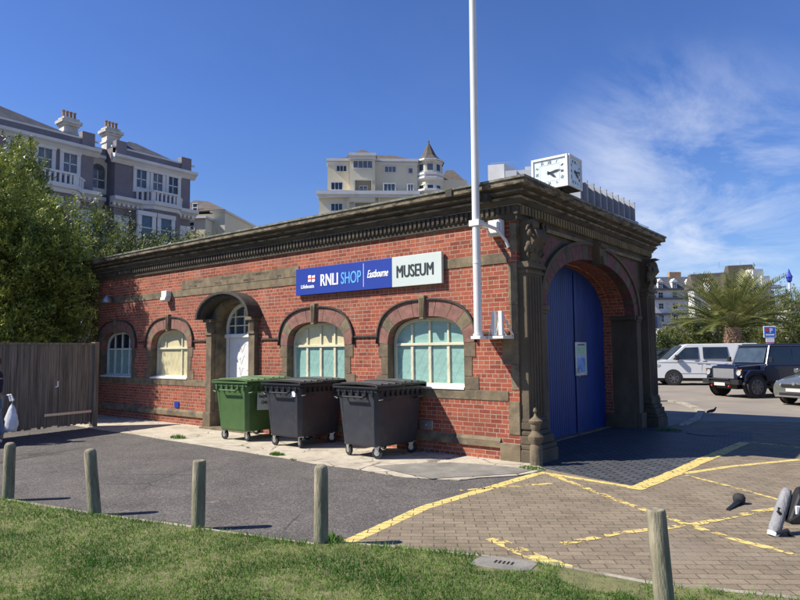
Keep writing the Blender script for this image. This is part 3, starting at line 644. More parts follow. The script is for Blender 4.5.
g.tube([(.2,AC-.17,4.02),(.24,AC,3.99),(.2,AC+.17,4.02)],.05,8); g.build('arch_keystone','stonefac',H,bevel=.015)
for s in (-1,1):
    g=MB(); P=[(AC+s*2.52,3.93),(AC+s*1.55,3.93),(AC+s*1.95,3.76),(AC+s*2.3,3.5),(AC+s*2.52,3.22)]
    g.prism(P,0,.022,T=lambda a,h,b:(h,a,b)); g.build('spandrel_panel','mauvestone',H,bevel=.004)
# the blue doors, boarded, three leaves
MT['bluedoor']=MT['blue']
dp=-.76
def dtop(y):
    t=min(1,max(-1,(y-AC)/rin)); return AZ+(AR-.03)*(1-abs(t)**AP)**(1/AP)
leafs=[(AC-rin,AC-rin+1.07),(AC-rin+1.09,AC-.0+.55),(AC+.57,AC+rin)]
for li,(a,b) in enumerate(leafs):
    g=MB(); n=int((b-a)/.10); wd=(b-a)/n
    for k in range(n):
        y0,y1=a+k*wd,a+(k+1)*wd-.008; g.hexa([(dp,y0,.03),(dp+.035,y0,.03),(dp+.035,y1,.03),(dp,y1,.03),(dp,y0,dtop(y0)+.03),(dp+.035,y0,dtop(y0)+.03),(dp+.035,y1,dtop(y1)+.03),(dp,y1,dtop(y1)+.03)])
    g.box(dp-.03,dp,a,b,.03,min(dtop(a+.01),dtop(b-.01)))
    dl=g.build('boathouse_door','bluedoor',H,bevel=.004)
    if li==2:
        q=MB(); q.box(dp+.035,dp+.06,a-.01,a+.13,.03,3.55); q.build('door_stile','bluedoor',dl,bevel=.006)
        q=MB(); q.tube([(dp+.075,a+.06,1.25),(dp+.11,a+.06,1.27),(dp+.11,a+.06,1.43),(dp+.075,a+.06,1.45)],.012,6); q.build('door_handle','steel',dl)
g=MB(); g.box(-.9,-.58,AC-rin+.01,AC+rin-.01,-.1,.03); g.build('threshold','stone',H)
# guard stone with finial beside the pedestal
g=MB(); g.lathe([(r_*.68,z_) for r_,z_ in [(.15,-.1),(.15,.30),(.12,.34),(.135,.37),(.18,.42),(.185,.47),(.12,.52),(.09,.56),(.115,.60),(.12,.66),(.16,.69),(.165,.72),(.05,.78),(.02,.83),(.055,.87),(.03,.92),(.0,.925)]],c=(.33,-.10,0),n=10,cap=False)
tag(g.build('guard_stone','stone',None,smooth=35),'carved stone guard post with round finial at the building corner','guard stone')
# ------------------------------------------------------------------ things on the long wall
sg=empty('shop_sign',(-3.42,-.1,3.37),0,'long blue and pale museum shop sign board on the brick wall','sign')
g=MB(); g.box(-1.94,.78,0,.07,-.29,.29); g.build('blue_panel','signblue',sg,bevel=.004)
g=MB(); g.box(.785,1.95,0,.07,-.29,.29); g.build('pale_panel','signwhite',sg,bevel=.004)
g=MB(); g.box(-1.9,1.9,.07,.098,-.27,.27); g.build('backing_frame','black',sg)
ST=lambda ox,oz:(lambda x,y,z:(ox+x,-.003-z,oz+y))
text('MUSEUM',.335,'letterdark','lettering',sg,ST(.90,-.115),width=.86,bold=.006)
text('RNLI',.36,'letterwhite','lettering',sg,ST(-1.17,-.13),width=.50,bold=.008)
text('SHOP',.35,'cyan','lettering',sg,ST(-.57,-.13),width=.55,bold=.004)
text('Eastbourne',.22,'letterwhite','lettering',sg,ST(.15,-.06),shear=.4,width=.54,bold=.004)
text('Lifeboats',.115,'letterwhite','lettering',sg,ST(-1.77,-.15),width=.40,bold=.004)
g=MB(); g.box(.045,.055,-.005,0,-.23,.24); g.build('divider','letterwhite',sg)
q=MB()   # small waving flag emblem: white ground, red cross
for k in range(6):
    x0=-1.55+k*.035; z0=-.02+.01*math.sin(k*1.1); z1=-.02+.01*math.sin((k+1)*1.1)
    q.hexa([(x0,-.006,z0),(x0+.035,-.006,z1),(x0+.035,-.001,z1),(x0,-.001,z0),(x0,-.006,z0+.14),(x0+.035,-.006,z1+.14),(x0+.035,-.001,z1+.14),(x0,-.001,z0+.14)])
q.build('flag_emblem','letterwhite',sg)
q=MB(); q.box(-1.55,-1.34,-.009,-.0062,.04,.065); q.box(-1.46,-1.43,-.0095,-.0061,-.03,.125); q.build('flag_cross','red',sg)
# flagpole and its brackets
fp=empty('flagpole',(-.47,-.5,2.1),0,'tall white flagpole held off the brick wall by brackets','flagpole')
g=MB(); g.tube([(0,0,0),(-.005,0,2),(.0,0,5),(.03,0,10)],[.068,.066,.062,.05],16); g.tube([(0,0,-.015),(0,0,.03)],.085,16); g.tube([(0,0,1.20),(0,0,1.24)],.072,16); g.build('pole','white',fp,smooth=40)
g=MB(); g.box(-.10,.10,-.08,.08,1.83,1.93); g.tube([(.08,0,1.88),(.22,.28,1.80),(.30,.45,1.62),(.33,.5,1.50)],.03,8); g.box(-.08,-.02,.08,.5,1.85,1.91); g.build('bracket','white',fp,bevel=.006)
g=MB(); g.box(-.09,.09,-.09,.5,-.06,-.012); 
for x in (.20,.33): g.box(x-.035,x+.035,.15,.22,0,.40); g.tube([(x-.1,.18,.0),(x,.18,.36)],.012,6); g.tube([(x,.2,.38),(x+.08,.45,.0)],.014,6)
g.box(.1,.40,.12,.5,-.055,-.01); g.build('tabernacle','whitedirty',fp,bevel=.004)
g=MB(); g.box(-.13,.13,-.02,.10,-.14,.14); g.box(-.10,.10,-.06,-.02,-.1,.1); o=g.build('junction_box','white',None,bevel=.015,loc=(-.33,-.12,3.94)); tag(o,'white square box high on the wall beside the flagpole','junction box')
g=MB(); g.box(-.13,.13,-.16,0,.0,.16); g.prism([(-.2,-.1),(-.04,-.13),(0,-.02),(0,.0),(-.18,.0)],-.12,.12,T=lambda a,h,b:(h,a,b)); o=g.build('alarm_box','white',None,bevel=.02,loc=(-10.5,-.015,3.36)); tag(o,'small white alarm box on the wall left of the doorway hood','alarm box')
g=MB(); g.lathe([(.03,.22),(.05,.2),(.14,.1),(.16,.03),(.14,0)],c=(0,-.2,0),n=14); g.tube([(0,0,.2),(0,-.2,.24)],.015,6); o=g.build('wall_lamp','steel',None,smooth=40,loc=(-13.5,0,3.36)); tag(o,'shaded metal wall lamp near the left end of the brick wall','wall lamp')
g=MB(); g.box(-.15,.15,-.02,0,-.085,.085); g.tube([(0,-.03,0),(0,-.018,0)],.018,8); o=g.build('vent_plate','steel',None,bevel=.004,loc=(-1.92,-.004,.50)); tag(o,'small grey metal plate low on the brick wall right of the bins','vent plate')
g=MB(); g.box(-.1,.1,-.02,0,-.08,.08); o=g.build('wall_plaque','signblue',None,bevel=.006,loc=(-10.03,-.003,.50)); tag(o,'small square blue plate low on the wall under the boarded window','plaque')
g=MB(); g.box(-.09,.09,-.02,0,-.05,.05); o=g.build('air_brick','stone',None,loc=(-12.2,-.003,.42)); tag(o,'pale air brick low in the shaded wall by the gate','air brick')
# notice on the doors
nt_=empty('notice',(dp+.062,2.95,1.62),0,'framed visitor notice fixed on the blue arched door','notice')
p0=FX(574,342,dp+.05); p1=FX(587,375,dp+.05); nt_.location=(dp+.045,(p0.y+p1.y)/2,(p0.z+p1.z)/2); hwn=abs(p1.y-p0.y)/2*.92; hhn=abs(p0.z-p1.z)/2
g=MB(); g.box(0,.025,-hwn,hwn,-hhn,hhn); g.build('frame','steel',nt_,bevel=.006)
g=MB(); g.box(.025,.028,-hwn+.05,hwn-.05,-hhn+.06,hhn-.05); MT['paper']=plain('pale_paper',(.45,.52,.6),var=.1); g.build('sheet','paper',nt_)
g=MB(); g.box(.028,.031,-hwn+.09,hwn-.09,.12,.26); MT['pgreen']=plain('green_print',(.35,.6,.3),var=.2); g.build('green_block','pgreen',nt_)
g=MB(); g.box(.028,.031,-hwn+.09,hwn-.12,-.30,.02); MT['pblue']=plain('blue_print',(.15,.3,.6),var=.4); g.build('blue_block','pblue',nt_)
g=MB(); g.box(.028,.031,-hwn+.12,hwn-.12,.30,.33); g.build('heading_bar','letterdark',nt_)
# clock on the roof corner
ck=empty('roof_clock',(.25,1.12,4.715),0,'white square two faced clock standing on the roof corner','clock')
CW=.35;CH=.575
g=MB(); g.prism([(-CW,.05),(-CW,CH-.05),(-CW+.05,CH),(CW-.0,CH),(CW,CH),(CW,0),(-CW+.05,0)],-.27,.27,T=lambda a,h,b:(a,h,b)); 
MT['clockhouse']=plain('clock_body_dark',(.05,.05,.06),rough=.5)
g.build('housing','clockhouse',ck)
g=MB(); g.box(-.22,.0,-.1,.1,-.2,0); g.box(-.2,.2,-.16,.16,-.03,0); g.build('mount','black',ck)
MT['clockface']=plain('clock_face',(.62,.72,.76),rough=.4,var=.04)
def clockface(T,hw,h):
    g=MB()
    for a in ((-hw,-hw+.045,.0,h),(hw-.045,hw,.0,h),(-hw+.045,hw-.045,h-.045,h),(-hw+.045,hw-.045,0,.045)): g.box(a[0],a[1],-.02,.03,a[2],a[3],T=T)
    g.build('bezel','white',ck,bevel=.006)
    g=MB(); g.box(-hw+.045,hw-.045,.0,.02,.045,h-.045,T=T); f=g.build('dial','clockface',ck)
    zc=h/2; fx=hw-.045; fz=h/2-.045
    num=['XII','I','II','III','IIII','V','VI','VII','VIII','IX','X','XI']
    for k,s in enumerate(num):
        a=2*PI*k/12; sx,sz=math.sin(a),math.cos(a); q=1/max(abs(sx),abs(sz)); cx,cz=sx*q*fx*.80,zc+sz*q*fz*.80
        ca,sa=math.cos(-a),math.sin(-a)
        text(s,.075 if hw>.3 else .06,'letterdark','numeral',f,lambda x,y,z:T(cx+x*ca-(y-.03)*sa,-.003-z,cz+x*sa+(y-.03)*ca),align='CENTER',depth=.001,offset=.001,sx=.8)
    for nm,ang,ln,wd in (('minute_hand',80,.21,.018),('hour_hand',127,.15,.024)):
        a=R(ang); s,c=math.sin(a),math.cos(a); q=MB()
        P=[(-wd*.5,-.05),(wd*.5,-.05),(wd*.9,ln*.6),(0,ln),(-wd*.9,ln*.6)]
        q.prism([(x*c+y*s,zc-x*s+y*c) for x,y in P],-.016,-.008,T=lambda a_,h_,b_:T(a_,h_,b_)); q.build(nm,'letterdark',f)
    g=MB()
    for s in(-1,1): g.box(s*fx*.62-.0015,s*fx*.62+.0015,-.003,0,zc-fz*.62,zc+fz*.62,T=T); g.box(-fx*.62,fx*.62,-.0035,0,zc+s*fz*.62-.0015,zc+s*fz*.62+.0015,T=T)
    g.build('dial_line','steel',f)
clockface(lambda u,d,z:(u,-.27+d-.01,z),CW,CH)
clockface(lambda u,d,z:(CW-d+.01,u,z),.27,CH)
# ------------------------------------------------------------------ bins
def make_bin(bodym,lidm,W=1.02,Dp=1.24):
    root=empty('wheelie_bin')
    g=MB(); a,b=W/2,Dp/2
    def rr(a,b,z,c=.06): return [(-a+c,-b,z),(a-c,-b,z),(a,-b+c,z),(a,b-c,z),(a-c,b,z),(-a+c,b,z),(-a,b-c,z),(-a,-b+c,z)]
    g.loft([rr(a*.80,b*.84,.20),rr(a*.84,b*.87,.24),rr(a*.965,b*.975,1.10),rr(a,b,1.12),rr(a,b,1.20),rr(a*.97,b*.98,1.22)])
    # moulded ribs and recessed panel frame on both visible sides
    for s in (-1,1):
        for x in (-.42,.42):
            g.hexa([(x*a*2*.80-.03,-b*.85-.012,.24),(x*a*2*.80+.03,-b*.85-.012,.24),(x*a*2*.8+.03,-b*.7,.24),(x*a*2*.8-.03,-b*.7,.24),(x*a*2*.93-.04,-b*.978-.012,1.1),(x*a*2*.93+.04,-b*.978-.012,1.1),(x*a*2*.93+.04,-b*.9,1.1),(x*a*2*.93-.04,-b*.9,1.1)])
        break
    body=g.build('body',bodym,root,bevel=.012)
    g=MB()
    for k in range(9):                       # comb lip under the rim
        y=-b*.85+k*b*1.7/8
        if k==0: g.box(a-.03,a+.012,-b-.01,b*.95,1.13,1.165); g.box(-a*.95,a+.012,-b-.012,-b+.03,1.13,1.165)
        g.box(a-.02,a+.03,y-.025,y+.025,1.06,1.16)
    for k in range(6):
        x=-a*.8+k*a*1.6/5; g.box(x-.025,x+.025,-b-.03,-b+.02,1.06,1.16)
    g.build('rim_lugs',lidm,body,bevel=.006)
    # lid: two overlapping shallow flaps with ridges
    for nm,y0,y1,dz in (('lid',-b-.04,.05,0),('lid',-.05,b+.03,.022)):
        g=MB(); A=a+.045
        xs=[-A,-A*.9,-A*.5,0,A*.5,A*.9,A]; zs=[1.215,1.236,1.25,1.256,1.25,1.236,1.215]
        g.loft([[(x,y0,z+dz),(x,y1,z+dz),(x,y1,z+dz+.028),(x,y0,z+dz+.028)] for x,z in zip(xs,zs)])
        for k in range(3):
            yy=y0+(y1-y0)*(k+1)/4; g.loft([[(x,yy-.025,z+dz+.02),(x,yy+.025,z+dz+.02),(x,yy+.018,z+dz+.045),(x,yy-.018,z+dz+.045)] for x,z in zip(xs[1:-1],zs[1:-1])])
        g.box(-A,A,y0-.0 if dz==0 else y1-.03,(y0+.03) if dz==0 else y1,1.19,1.225+dz)
        g.build(nm,lidm,root,bevel=.006)
    for s in (-1,1):
        for y in (-b*.72,b*.72):
            g=MB(); g.tube([(s*(a+.0),y-.12,1.0),(s*(a+.09),y-.12,1.02),(s*(a+.09),y+.12,1.02),(s*a,y+.12,1.0)],.016,6); g.build('handle',lidm,root)
    g=MB()
    g.tube([(-a*.5,-b-.07,1.05),(a*.5,-b-.07,1.05)],.018,8); g.tube([(-a*.5,-b,1.08),(-a*.5,-b-.07,1.05)],.015,6); g.tube([(a*.5,-b,1.08),(a*.5,-b-.07,1.05)],.015,6)
    g.build('handle',lidm,root)
    for sx,sy in ((-1,-1),(1,-1),(-1,1),(1,1)):
        x,y=sx*a*.68,sy*b*.72; t=random.uniform(-.5,.5); ct,st=math.cos(t),math.sin(t)
        T=lambda X,Y,Z:(x+X*ct-Y*st,y+X*st+Y*ct,Z)
        g=MB(); g.lathe([(.06,-.022),(.098,-.02),(.1,0),(.098,.02),(.06,.022)],n=20,T=lambda X,Y,Z:T(X,Z,.102+Y)); wv=g.build('wheel','rubber',root,smooth=40)
        g=MB(); g.lathe([(.0,-.03),(.05,-.028),(.05,.028),(.0,.03)],n=12,T=lambda X,Y,Z:T(X,Z,.102+Y),cap=False); 
        for s in (-1,1): g.hexa([T(*q) for q in ((-.02,s*.035,.09),(.02,s*.035,.09),(.02,s*.028,.09),(-.02,s*.028,.09),(-.05,s*.035,.22),(.06,s*.035,.22),(.06,s*.028,.22),(-.05,s*.028,.22))])
        g.box(-.07,.07,-.05,.05,.205,.22,T=T); g.build('castor_fork','steel',wv)
    return root
def place(o,x,y,rz,label,cat,group=None):
    o.location=(x,y,.02); o.rotation_euler=(0,0,rz); tag(o,label,cat,group); return o
b1=place(make_bin('bingreen','bingreen'),-6.08,-.68,R(4),'green four wheeled rubbish bin with a paper label on its side','wheelie bin','large wheeled bins by the wall')
g=MB(); g.add([(.548,-.42,.62),(.548,-.02,.60),(.556,-.02,.98),(.556,-.42,1.0)],[(0,1,2,3)]); g.add([(.546,-.42,.62),(.546,-.02,.60),(.554,-.02,.98),(.554,-.42,1.0)],[(3,2,1,0)]); lb=g.build('paper_label','signwhite',b1,recalc=False)
lb.location=(-.02,.06,.02)
text('Recycling',.085,'carve','lettering',lb,lambda x,y,z:(.559+z,-.38+x,.87+y),depth=.001,offset=.002); text('Only',.095,'carve','lettering',lb,lambda x,y,z:(.556+z,-.31+x,.74+y),depth=.001,offset=.002)
b2=place(make_bin('bingrey','binblack'),-4.48,-.66,R(2),'charcoal four wheeled rubbish bin standing between the other two bins','wheelie bin','large wheeled bins by the wall')
g=MB(); g.box(.28,.38,-.622,-.612,.98,1.08); g.build('sticker','letterwhite',b2)
b3=place(make_bin('bingrey','binblack'),-2.42,-.72,R(-3),'dark grey four wheeled rubbish bin nearest the building corner','wheelie bin','large wheeled bins by the wall')
# ------------------------------------------------------------------ bollards
def bollard(bx,by,h,lx,ly,label,flat=False,r=.068):
    p=G(bx,by)
    g=MB(); pr=[(r*1.02,-.1),(r*1.03,.1),(r,.4*h),(r*.98,h-.05),(r*.86,h-.02),(r*.55,h),(0,h+.004)] if not flat else [(r,-.1),(r*1.03,.1),(r,h-.03),(r*.95,h-.005),(r*.88,h),(0,h-.01)]
    pr2=[]
    for (a,z0),(b,z1) in zip(pr,pr[1:]):
        for k in range(3): pr2.append((a+(b-a)*k/3,z0+(z1-z0)*k/3))
    pr2.append(pr[-1])
    g.lathe(pr2,n=18,cap=False); 
    g.v=[(x*(1+.05*noise.noise(Vector((x*14+bx,y*14,z*4)))),y*(1+.05*noise.noise(Vector((x*14,y*14+bx,z*4)))),z) for x,y,z in g.v]
    o=g.build('bollard','bollard',None,smooth=60,loc=(p.x,p.y,.0)); o.rotation_euler=(ly,lx,0); tag(o,label,'bollard','wooden bollards along the lawn edge'); return o
bollard(8,501,.73,.0,.0,'grey wooden bollard at the far left, in front of the gate')
bollard(95,516,.76,-.12,.05,'wooden bollard leaning to the left, second from the left')
bollard(198,530,.72,.01,0,'flat topped wooden bollard in front of the green bin',True)
bollard(321,547,.77,0,.0,'round topped wooden bollard where the yellow line meets the lawn')
bollard(666,618,.735,-.05,.02,'greenish wooden bollard nearest the camera on the block paving edge',True,.066)
# ------------------------------------------------------------------ gate panel
FA=Vector((-10.62,-4.75,0)); FB=Vector((-11.15,-1.72,0)); fd=(FB-FA); fl=fd.length; fa=math.atan2(fd.y,fd.x)
ft=empty('wooden_gate',tuple(FA),fa,'tall weathered grey board gate between the trees and the brick wall','gate')
x=-3.2; k=0; g=MB()
while x<fl-.02:
    wd=random.uniform(.045,.09); top=2.08+random.uniform(-.02,.015)-.0*x; yo=random.uniform(-.006,.006)
    g.box(x,x+wd-.006,-.02+yo,.0+yo,.12+random.uniform(-.03,.03),top); x+=wd
bo=g.build('boards','wood',ft); 
g=MB(); g.box(-3.2,fl,0.01,.06,.45,.55); g.box(-3.2,fl,.01,.06,1.65,1.75); g.box(-3.2,fl+.0,-.045,.02,2.07,2.12); g.build('rail','wood',ft)
g=MB(); g.box(fl,fl+.14,-.08,.08,0,2.14); g.build('post','wood',ft,bevel=.02)
g=MB(); g.box(fl-1.25,fl-.02,-.05,-.026,.38,.44); g.build('strap_hinge','steel',ft)
g=MB(); g.box(fl-.95,fl-.91,-.035,-.024,1.06,1.2); g.box(fl-.99,fl-.95,-.035,-.024,1.05,1.08); g.build('latch','letterwhite',ft)
g=MB(); g.sheet([(-10.55,-4.3),(-10.3,-3.8),(-10.6,-2.05),(-11.0,-1.95),(-10.9,-3.2)],.008)
# ------------------------------------------------------------------ foliage
def leaves(g,ells,n,size,clump=.5,up=.3,sprays=0,rs=random,hole=.25):
    tot=sum((e[1][0]*e[1][1]*e[1][2])**(2/3) for e in ells)
    for c,r in ells:
        m=int(n*((r[0]*r[1]*r[2])**(2/3))/tot)
        ncl=max(8,m//26)
        for j in range(ncl):
            # direction
            while True:
                d=Vector((rs.uniform(-1,1),rs.uniform(-1,1),rs.uniform(-1,1)))
                if .1<d.length<1: break
            d.normalize()
            q=.74+.30*rs.random()**.8
            nn=noise.noise(Vector((d.x*2.1+c[0],d.y*2.1+c[1],d.z*2.1)))
            q*=1+.28*nn+.12*noise.noise(d*5+Vector(c))
            if nn<-hole and rs.random()<.6: q*=.8
            P=Vector((c[0]+d.x*r[0]*q,c[1]+d.y*r[1]*q,c[2]+d.z*r[2]*q))
            cr=clump*rs.uniform(.6,1.3); tone=rs.uniform(-.34,.34)
            ax=(d+Vector((rs.uniform(-.6,.6),rs.uniform(-.6,.6),rs.uniform(-.2,.9)))).normalized()
            for k in range(26):
                t=rs.random(); off=ax*(t-.4)*cr*1.5+Vector((rs.gauss(0,.3),rs.gauss(0,.3),rs.gauss(0,.25)))*cr*(.9-.5*t)
                p=P+off; a=Vector((rs.gauss(0,1),rs.gauss(0,1),rs.gauss(0,1)+up)); a=(a*.7+ax).normalized()
                b=a.cross(Vector((rs.gauss(0,1),rs.gauss(0,1),rs.gauss(0,1)))).normalized(); s=size*rs.uniform(.6,1.3)
                g.add([p-b*s*.35,p+a*s*.5-b*s*.22+b*s*.3,p+a*s,p+a*s*.45+b*s*.38],[(0,1,2,3)],0,min(1,max(0,.45+tone+rs.uniform(-.25,.25))))
MT['leafA']=leafmat('evergreen_leaf',(.03,.06,.012),(.40,.45,.085),tr=.2,rough=.45)
MT['leafB']=leafmat('dark_conifer_leaf',(.02,.036,.012),(.11,.15,.035),tr=.1)
MT['leafC']=leafmat('olive_shrub_leaf',(.10,.12,.03),(.28,.29,.085),tr=.25)
def tree(name,base,ells,n,size,mt,label,cat,group=None,clump=.5,trunk=.2,rs=None):
    t=empty(name,base,0,label,cat,group); rs=rs or random.Random(hash(label)%1000 if False else len(label)*7+int(base[0]*3))
    B=Vector(base); g=MB(); loc=[((c[0]-B.x,c[1]-B.y,c[2]-B.z),r) for c,r in ells]
    leaves(g,loc,n,size,clump,rs=rs); g.build('crown',mt,t,recalc=False,attr=True)
    g=MB(); top=max(loc,key=lambda e:e[0][2])
    g.tube([(0,0,-.1),(rs.uniform(-.1,.1),rs.uniform(-.1,.1),top[0][2]*.4),(top[0][0]*.6,top[0][1]*.6,top[0][2]*.9),(top[0][0],top[0][1],top[0][2]+top[1][2]*.5)],[trunk,trunk*.8,trunk*.5,trunk*.12],8)
    for c,r in loc:
        for k in range(4):
            a=rs.uniform(0,6.28); g.tube([(0,0,c[2]*.35),(c[0]*.6+r[0]*.3*math.cos(a),c[1]*.6+r[1]*.3*math.sin(a),c[2]*.8),(c[0]+r[0]*.75*math.cos(a),c[1]+r[1]*.75*math.sin(a),c[2]+rs.uniform(-.2,.5)*r[2])],[trunk*.45,trunk*.3,trunk*.08],6)
    g.build('trunk','bark',t,smooth=60); return t
def E_(px,py,D,r): p=at(px,py,D); return ((p.x,p.y,p.z),r)
tree('broadleaf_tree',(-17.2,-1.4,0),[((-16.6,-1.9,4.5),(2.0,1.9,1.9)),((-15.8,-1.9,3.0),(1.5,1.5,2.3)),((-18.1,-1.2,5.9),(1.6,1.6,1.7)),((-14.85,-1.3,4.6),(.85,.85,1.25)),((-14.75,-1.25,2.7),(.7,.8,1.6)),((-15.6,-1.5,4.3),(1.05,1.0,1.6)),((-15.7,-2.6,1.5),(1.3,1.3,1.5)),((-16.9,-3.0,3.2),(1.6,1.6,2.4))],100000,.15,'leafA','glossy light green evergreen tree crowding the left end of the wall','tree',clump=.36)
tree('broadleaf_tree',(-14.9,-2.6,0),[((-15.1,-2.7,6.0),(.85,.85,1.5)),((-15.0,-2.6,4.0),(1.2,1.2,1.9)),((-14.8,-2.6,2.2),(1.3,1.2,1.5))],42000,.13,'leafA','tall slim evergreen just behind the gate, shading the wall end','tree',clump=.34,trunk=.12)
tree('broadleaf_tree',(-22.2,.7,0),[((-22.5,.6,7.9),(1.0,1.0,2.4)),((-22.3,.5,5.4),(1.9,1.9,2.6))],46000,.16,'leafA','tall dark pointed evergreen at the left edge before the mauve hotel','tree',clump=.4)
rs=random.Random(3)
for i,(px,py,D,r,mt,lb) in enumerate(((106,262,27,(1.6,1.6,1.6),'leafB','dark bushy tree top just above the left cornice end'),(76,250,25,(1.6,1.6,1.8),'leafA','bright leafy tree between the big evergreen and the cornice'),(140,272,30,(1.7,1.7,1.6),'leafA','light green tree top behind the roof below the arched windows'),(172,264,33,(1.6,1.6,1.5),'leafB','dark shrubby tree top behind the roof, second from right'),(200,258,36,(1.5,1.5,1.2),'leafC','olive green tree top at the right end of the row behind the roof'))):
    p=at(px,py,D); tree('broadleaf_tree',(p.x,p.y,0),[((p.x,p.y,p.z),r),((p.x-1.2,p.y-.8,p.z-1.6),(r[0]*1.1,r[1]*1.1,r[2])),((p.x+.9,p.y+.6,p.z-2),(r[0],r[1],r[2]))],26000,.13,mt,lb,'tree','tree tops behind the roof')
# shrubs beyond the car park
shr=[(664,348,44,1.1),(683,338,45,1.8),(700,334,46,2.0),(718,337,43,1.7),(748,330,47,2.3),(768,322,47,2.5),(788,318,46,2.6),(806,322,45,2.6),(730,325,52,2.6),(828,330,44,2.4)]
shl=['low olive shrub nearest the museum pier behind the white van','shrub under the blue banner behind the van windscreen','feathery shrub left of the palm trunk','shrub touching the left side of the palm trunk','round shrub just right of the palm trunk','tall olive shrub behind the parking sign','tall shrub left of the white lamp post','shrub right of the white lamp post','large dark shrub directly behind the palm','shrub at the far right edge behind the grey car']
for i,(px,py,D,r) in enumerate(shr):
    p=at(px,py,D); p.z=max(.6,p.z-r*.25)
    tree('garden_shrub',(p.x,p.y,0),[((p.x,p.y,p.z),(r*.95,r*.95,r*1.05)),((p.x+r*.5,p.y-r*.3,p.z*.55),(r*.8,r*.8,r*.9))],11000,.17,'leafC' if i%3 else 'leafB',shl[i],'shrub','shrubs along the far side of the car park',clump=.55,trunk=.1)
# palm
pp=at(733,345,41); PB=(pp.x,pp.y,0)
pl=empty('palm_tree',PB,0,'large date palm with arching fronds and stubby trunk behind the van','palm tree')
g=MB()
for k in range(17):
    z=.0+k*.2; r=.40+.10*math.sin(k*.22)
    for j in range(12):
        a=2*PI*(j+.5*(k%2))/12; g.tube([(r*.9*math.cos(a),r*.9*math.sin(a),z),(r*1.12*math.cos(a),r*1.12*math.sin(a),z+.12),(r*1.2*math.cos(a),r*1.2*math.sin(a),z+.2)],[.11,.09,.03],5)
g.lathe([(.38,0),(.40,1),(.46,2),(.5,3.2),(.3,3.6)],n=14); g.build('trunk','palmtrunk',pl)
MT['frond']=leafmat('palm_frond',(.08,.11,.03),(.40,.40,.15),tr=.2,rough=.4)
rs=random.Random(11); g=MB()
for k in range(115):
    az=rs.uniform(0,2*PI); e0=R(rs.choice([rs.uniform(60,88),rs.uniform(35,65),rs.uniform(12,45)])); ln=rs.uniform(3.4,4.5); tone=rs.uniform(0,1)
    p=Vector((math.cos(az)*.25,math.sin(az)*.25,3.15)); el=e0; pts=[]; ns=16; droop=R(rs.uniform(1.5,3.8))*(1.25-e0/PI*1.2)
    for i in range(ns+1):
        pts.append(p.copy()); d=Vector((math.cos(az)*math.cos(el),math.sin(az)*math.cos(el),math.sin(el))); p=p+d*ln/ns; el-=droop*(.6+1.1*i/ns)
    g.tube(pts,[.035*(1-i/ns)+.008 for i in range(ns+1)],4); g.rnd[-1]=.7
    side=Vector((-math.sin(az),math.cos(az),0))
    for i in range(2,ns*2):
        t=i/(ns*2); ii=int(t*ns); a,b=pts[ii],pts[min(ii+1,ns)]; q=a.lerp(b,t*ns-ii); dd=(b-a).normalized(); upv=dd.cross(side).normalized()
        if upv.z<0: upv=-upv
        lf=.62*math.sin(min(1,t*1.4+.12)*PI*.62)*(1 if t<.8 else 1.1-(t-.8)*2)
        for s in (-1,1):
            v=(side*s*.85+dd*.65+upv*rs.uniform(.3,.6)).normalized()*lf; w_=dd*.036
            g.add([q-w_,q+w_,q+v*.6+w_*.7+Vector((0,0,-.02)),q+v+Vector((0,0,-.10*lf))],[(0,1,2,3)],0,min(1,max(0,.35+.35*tone+rs.uniform(-.2,.2)-(.2 if e0<R(20) else 0))))
g.build('crown','frond',pl,recalc=False,attr=True)
# ------------------------------------------------------------------ background buildings
MT['mauve']=noisy('mauve_render',(.225,.20,.215),var=.1,scale=.6,rough=.85,bump=.08,bscale=20,dark=(.18,.16,.175),dscale=.4)
MT['hwhite']=noisy('white_render',(.66,.66,.64),var=.08,scale=.5,rough=.8,bump=.06,dark=(.52,.51,.48),dpos=(.5,.8),dscale=.6)
MT['hcream']=noisy('cream_render',(.70,.63,.46),var=.06,scale=.4,rough=.85,bump=.05)
MT['slate']=noisy('slate_roof',(.085,.09,.105),var=.25,scale=2,rough=.8,bump=.3,bscale=8)
MT['tile']=noisy('brown_tile_roof',(.10,.085,.07),var=.25,scale=2,rough=.85,bump=.3,bscale=9)
MT['terra']=noisy('terracotta_pot',(.36,.22,.12),var=.25,scale=3,rough=.9,bump=.1)
MT['chimstone']=noisy('pale_chimney_render',(.62,.60,.54),var=.15,scale=1.5,rough=.85,bump=.1,dark=(.4,.38,.33),dscale=1)
MT['curtain']=plain('curtained_glass',(.13,.14,.15),rough=.12,spec=.6,var=.3)
wrs=random.Random(21)
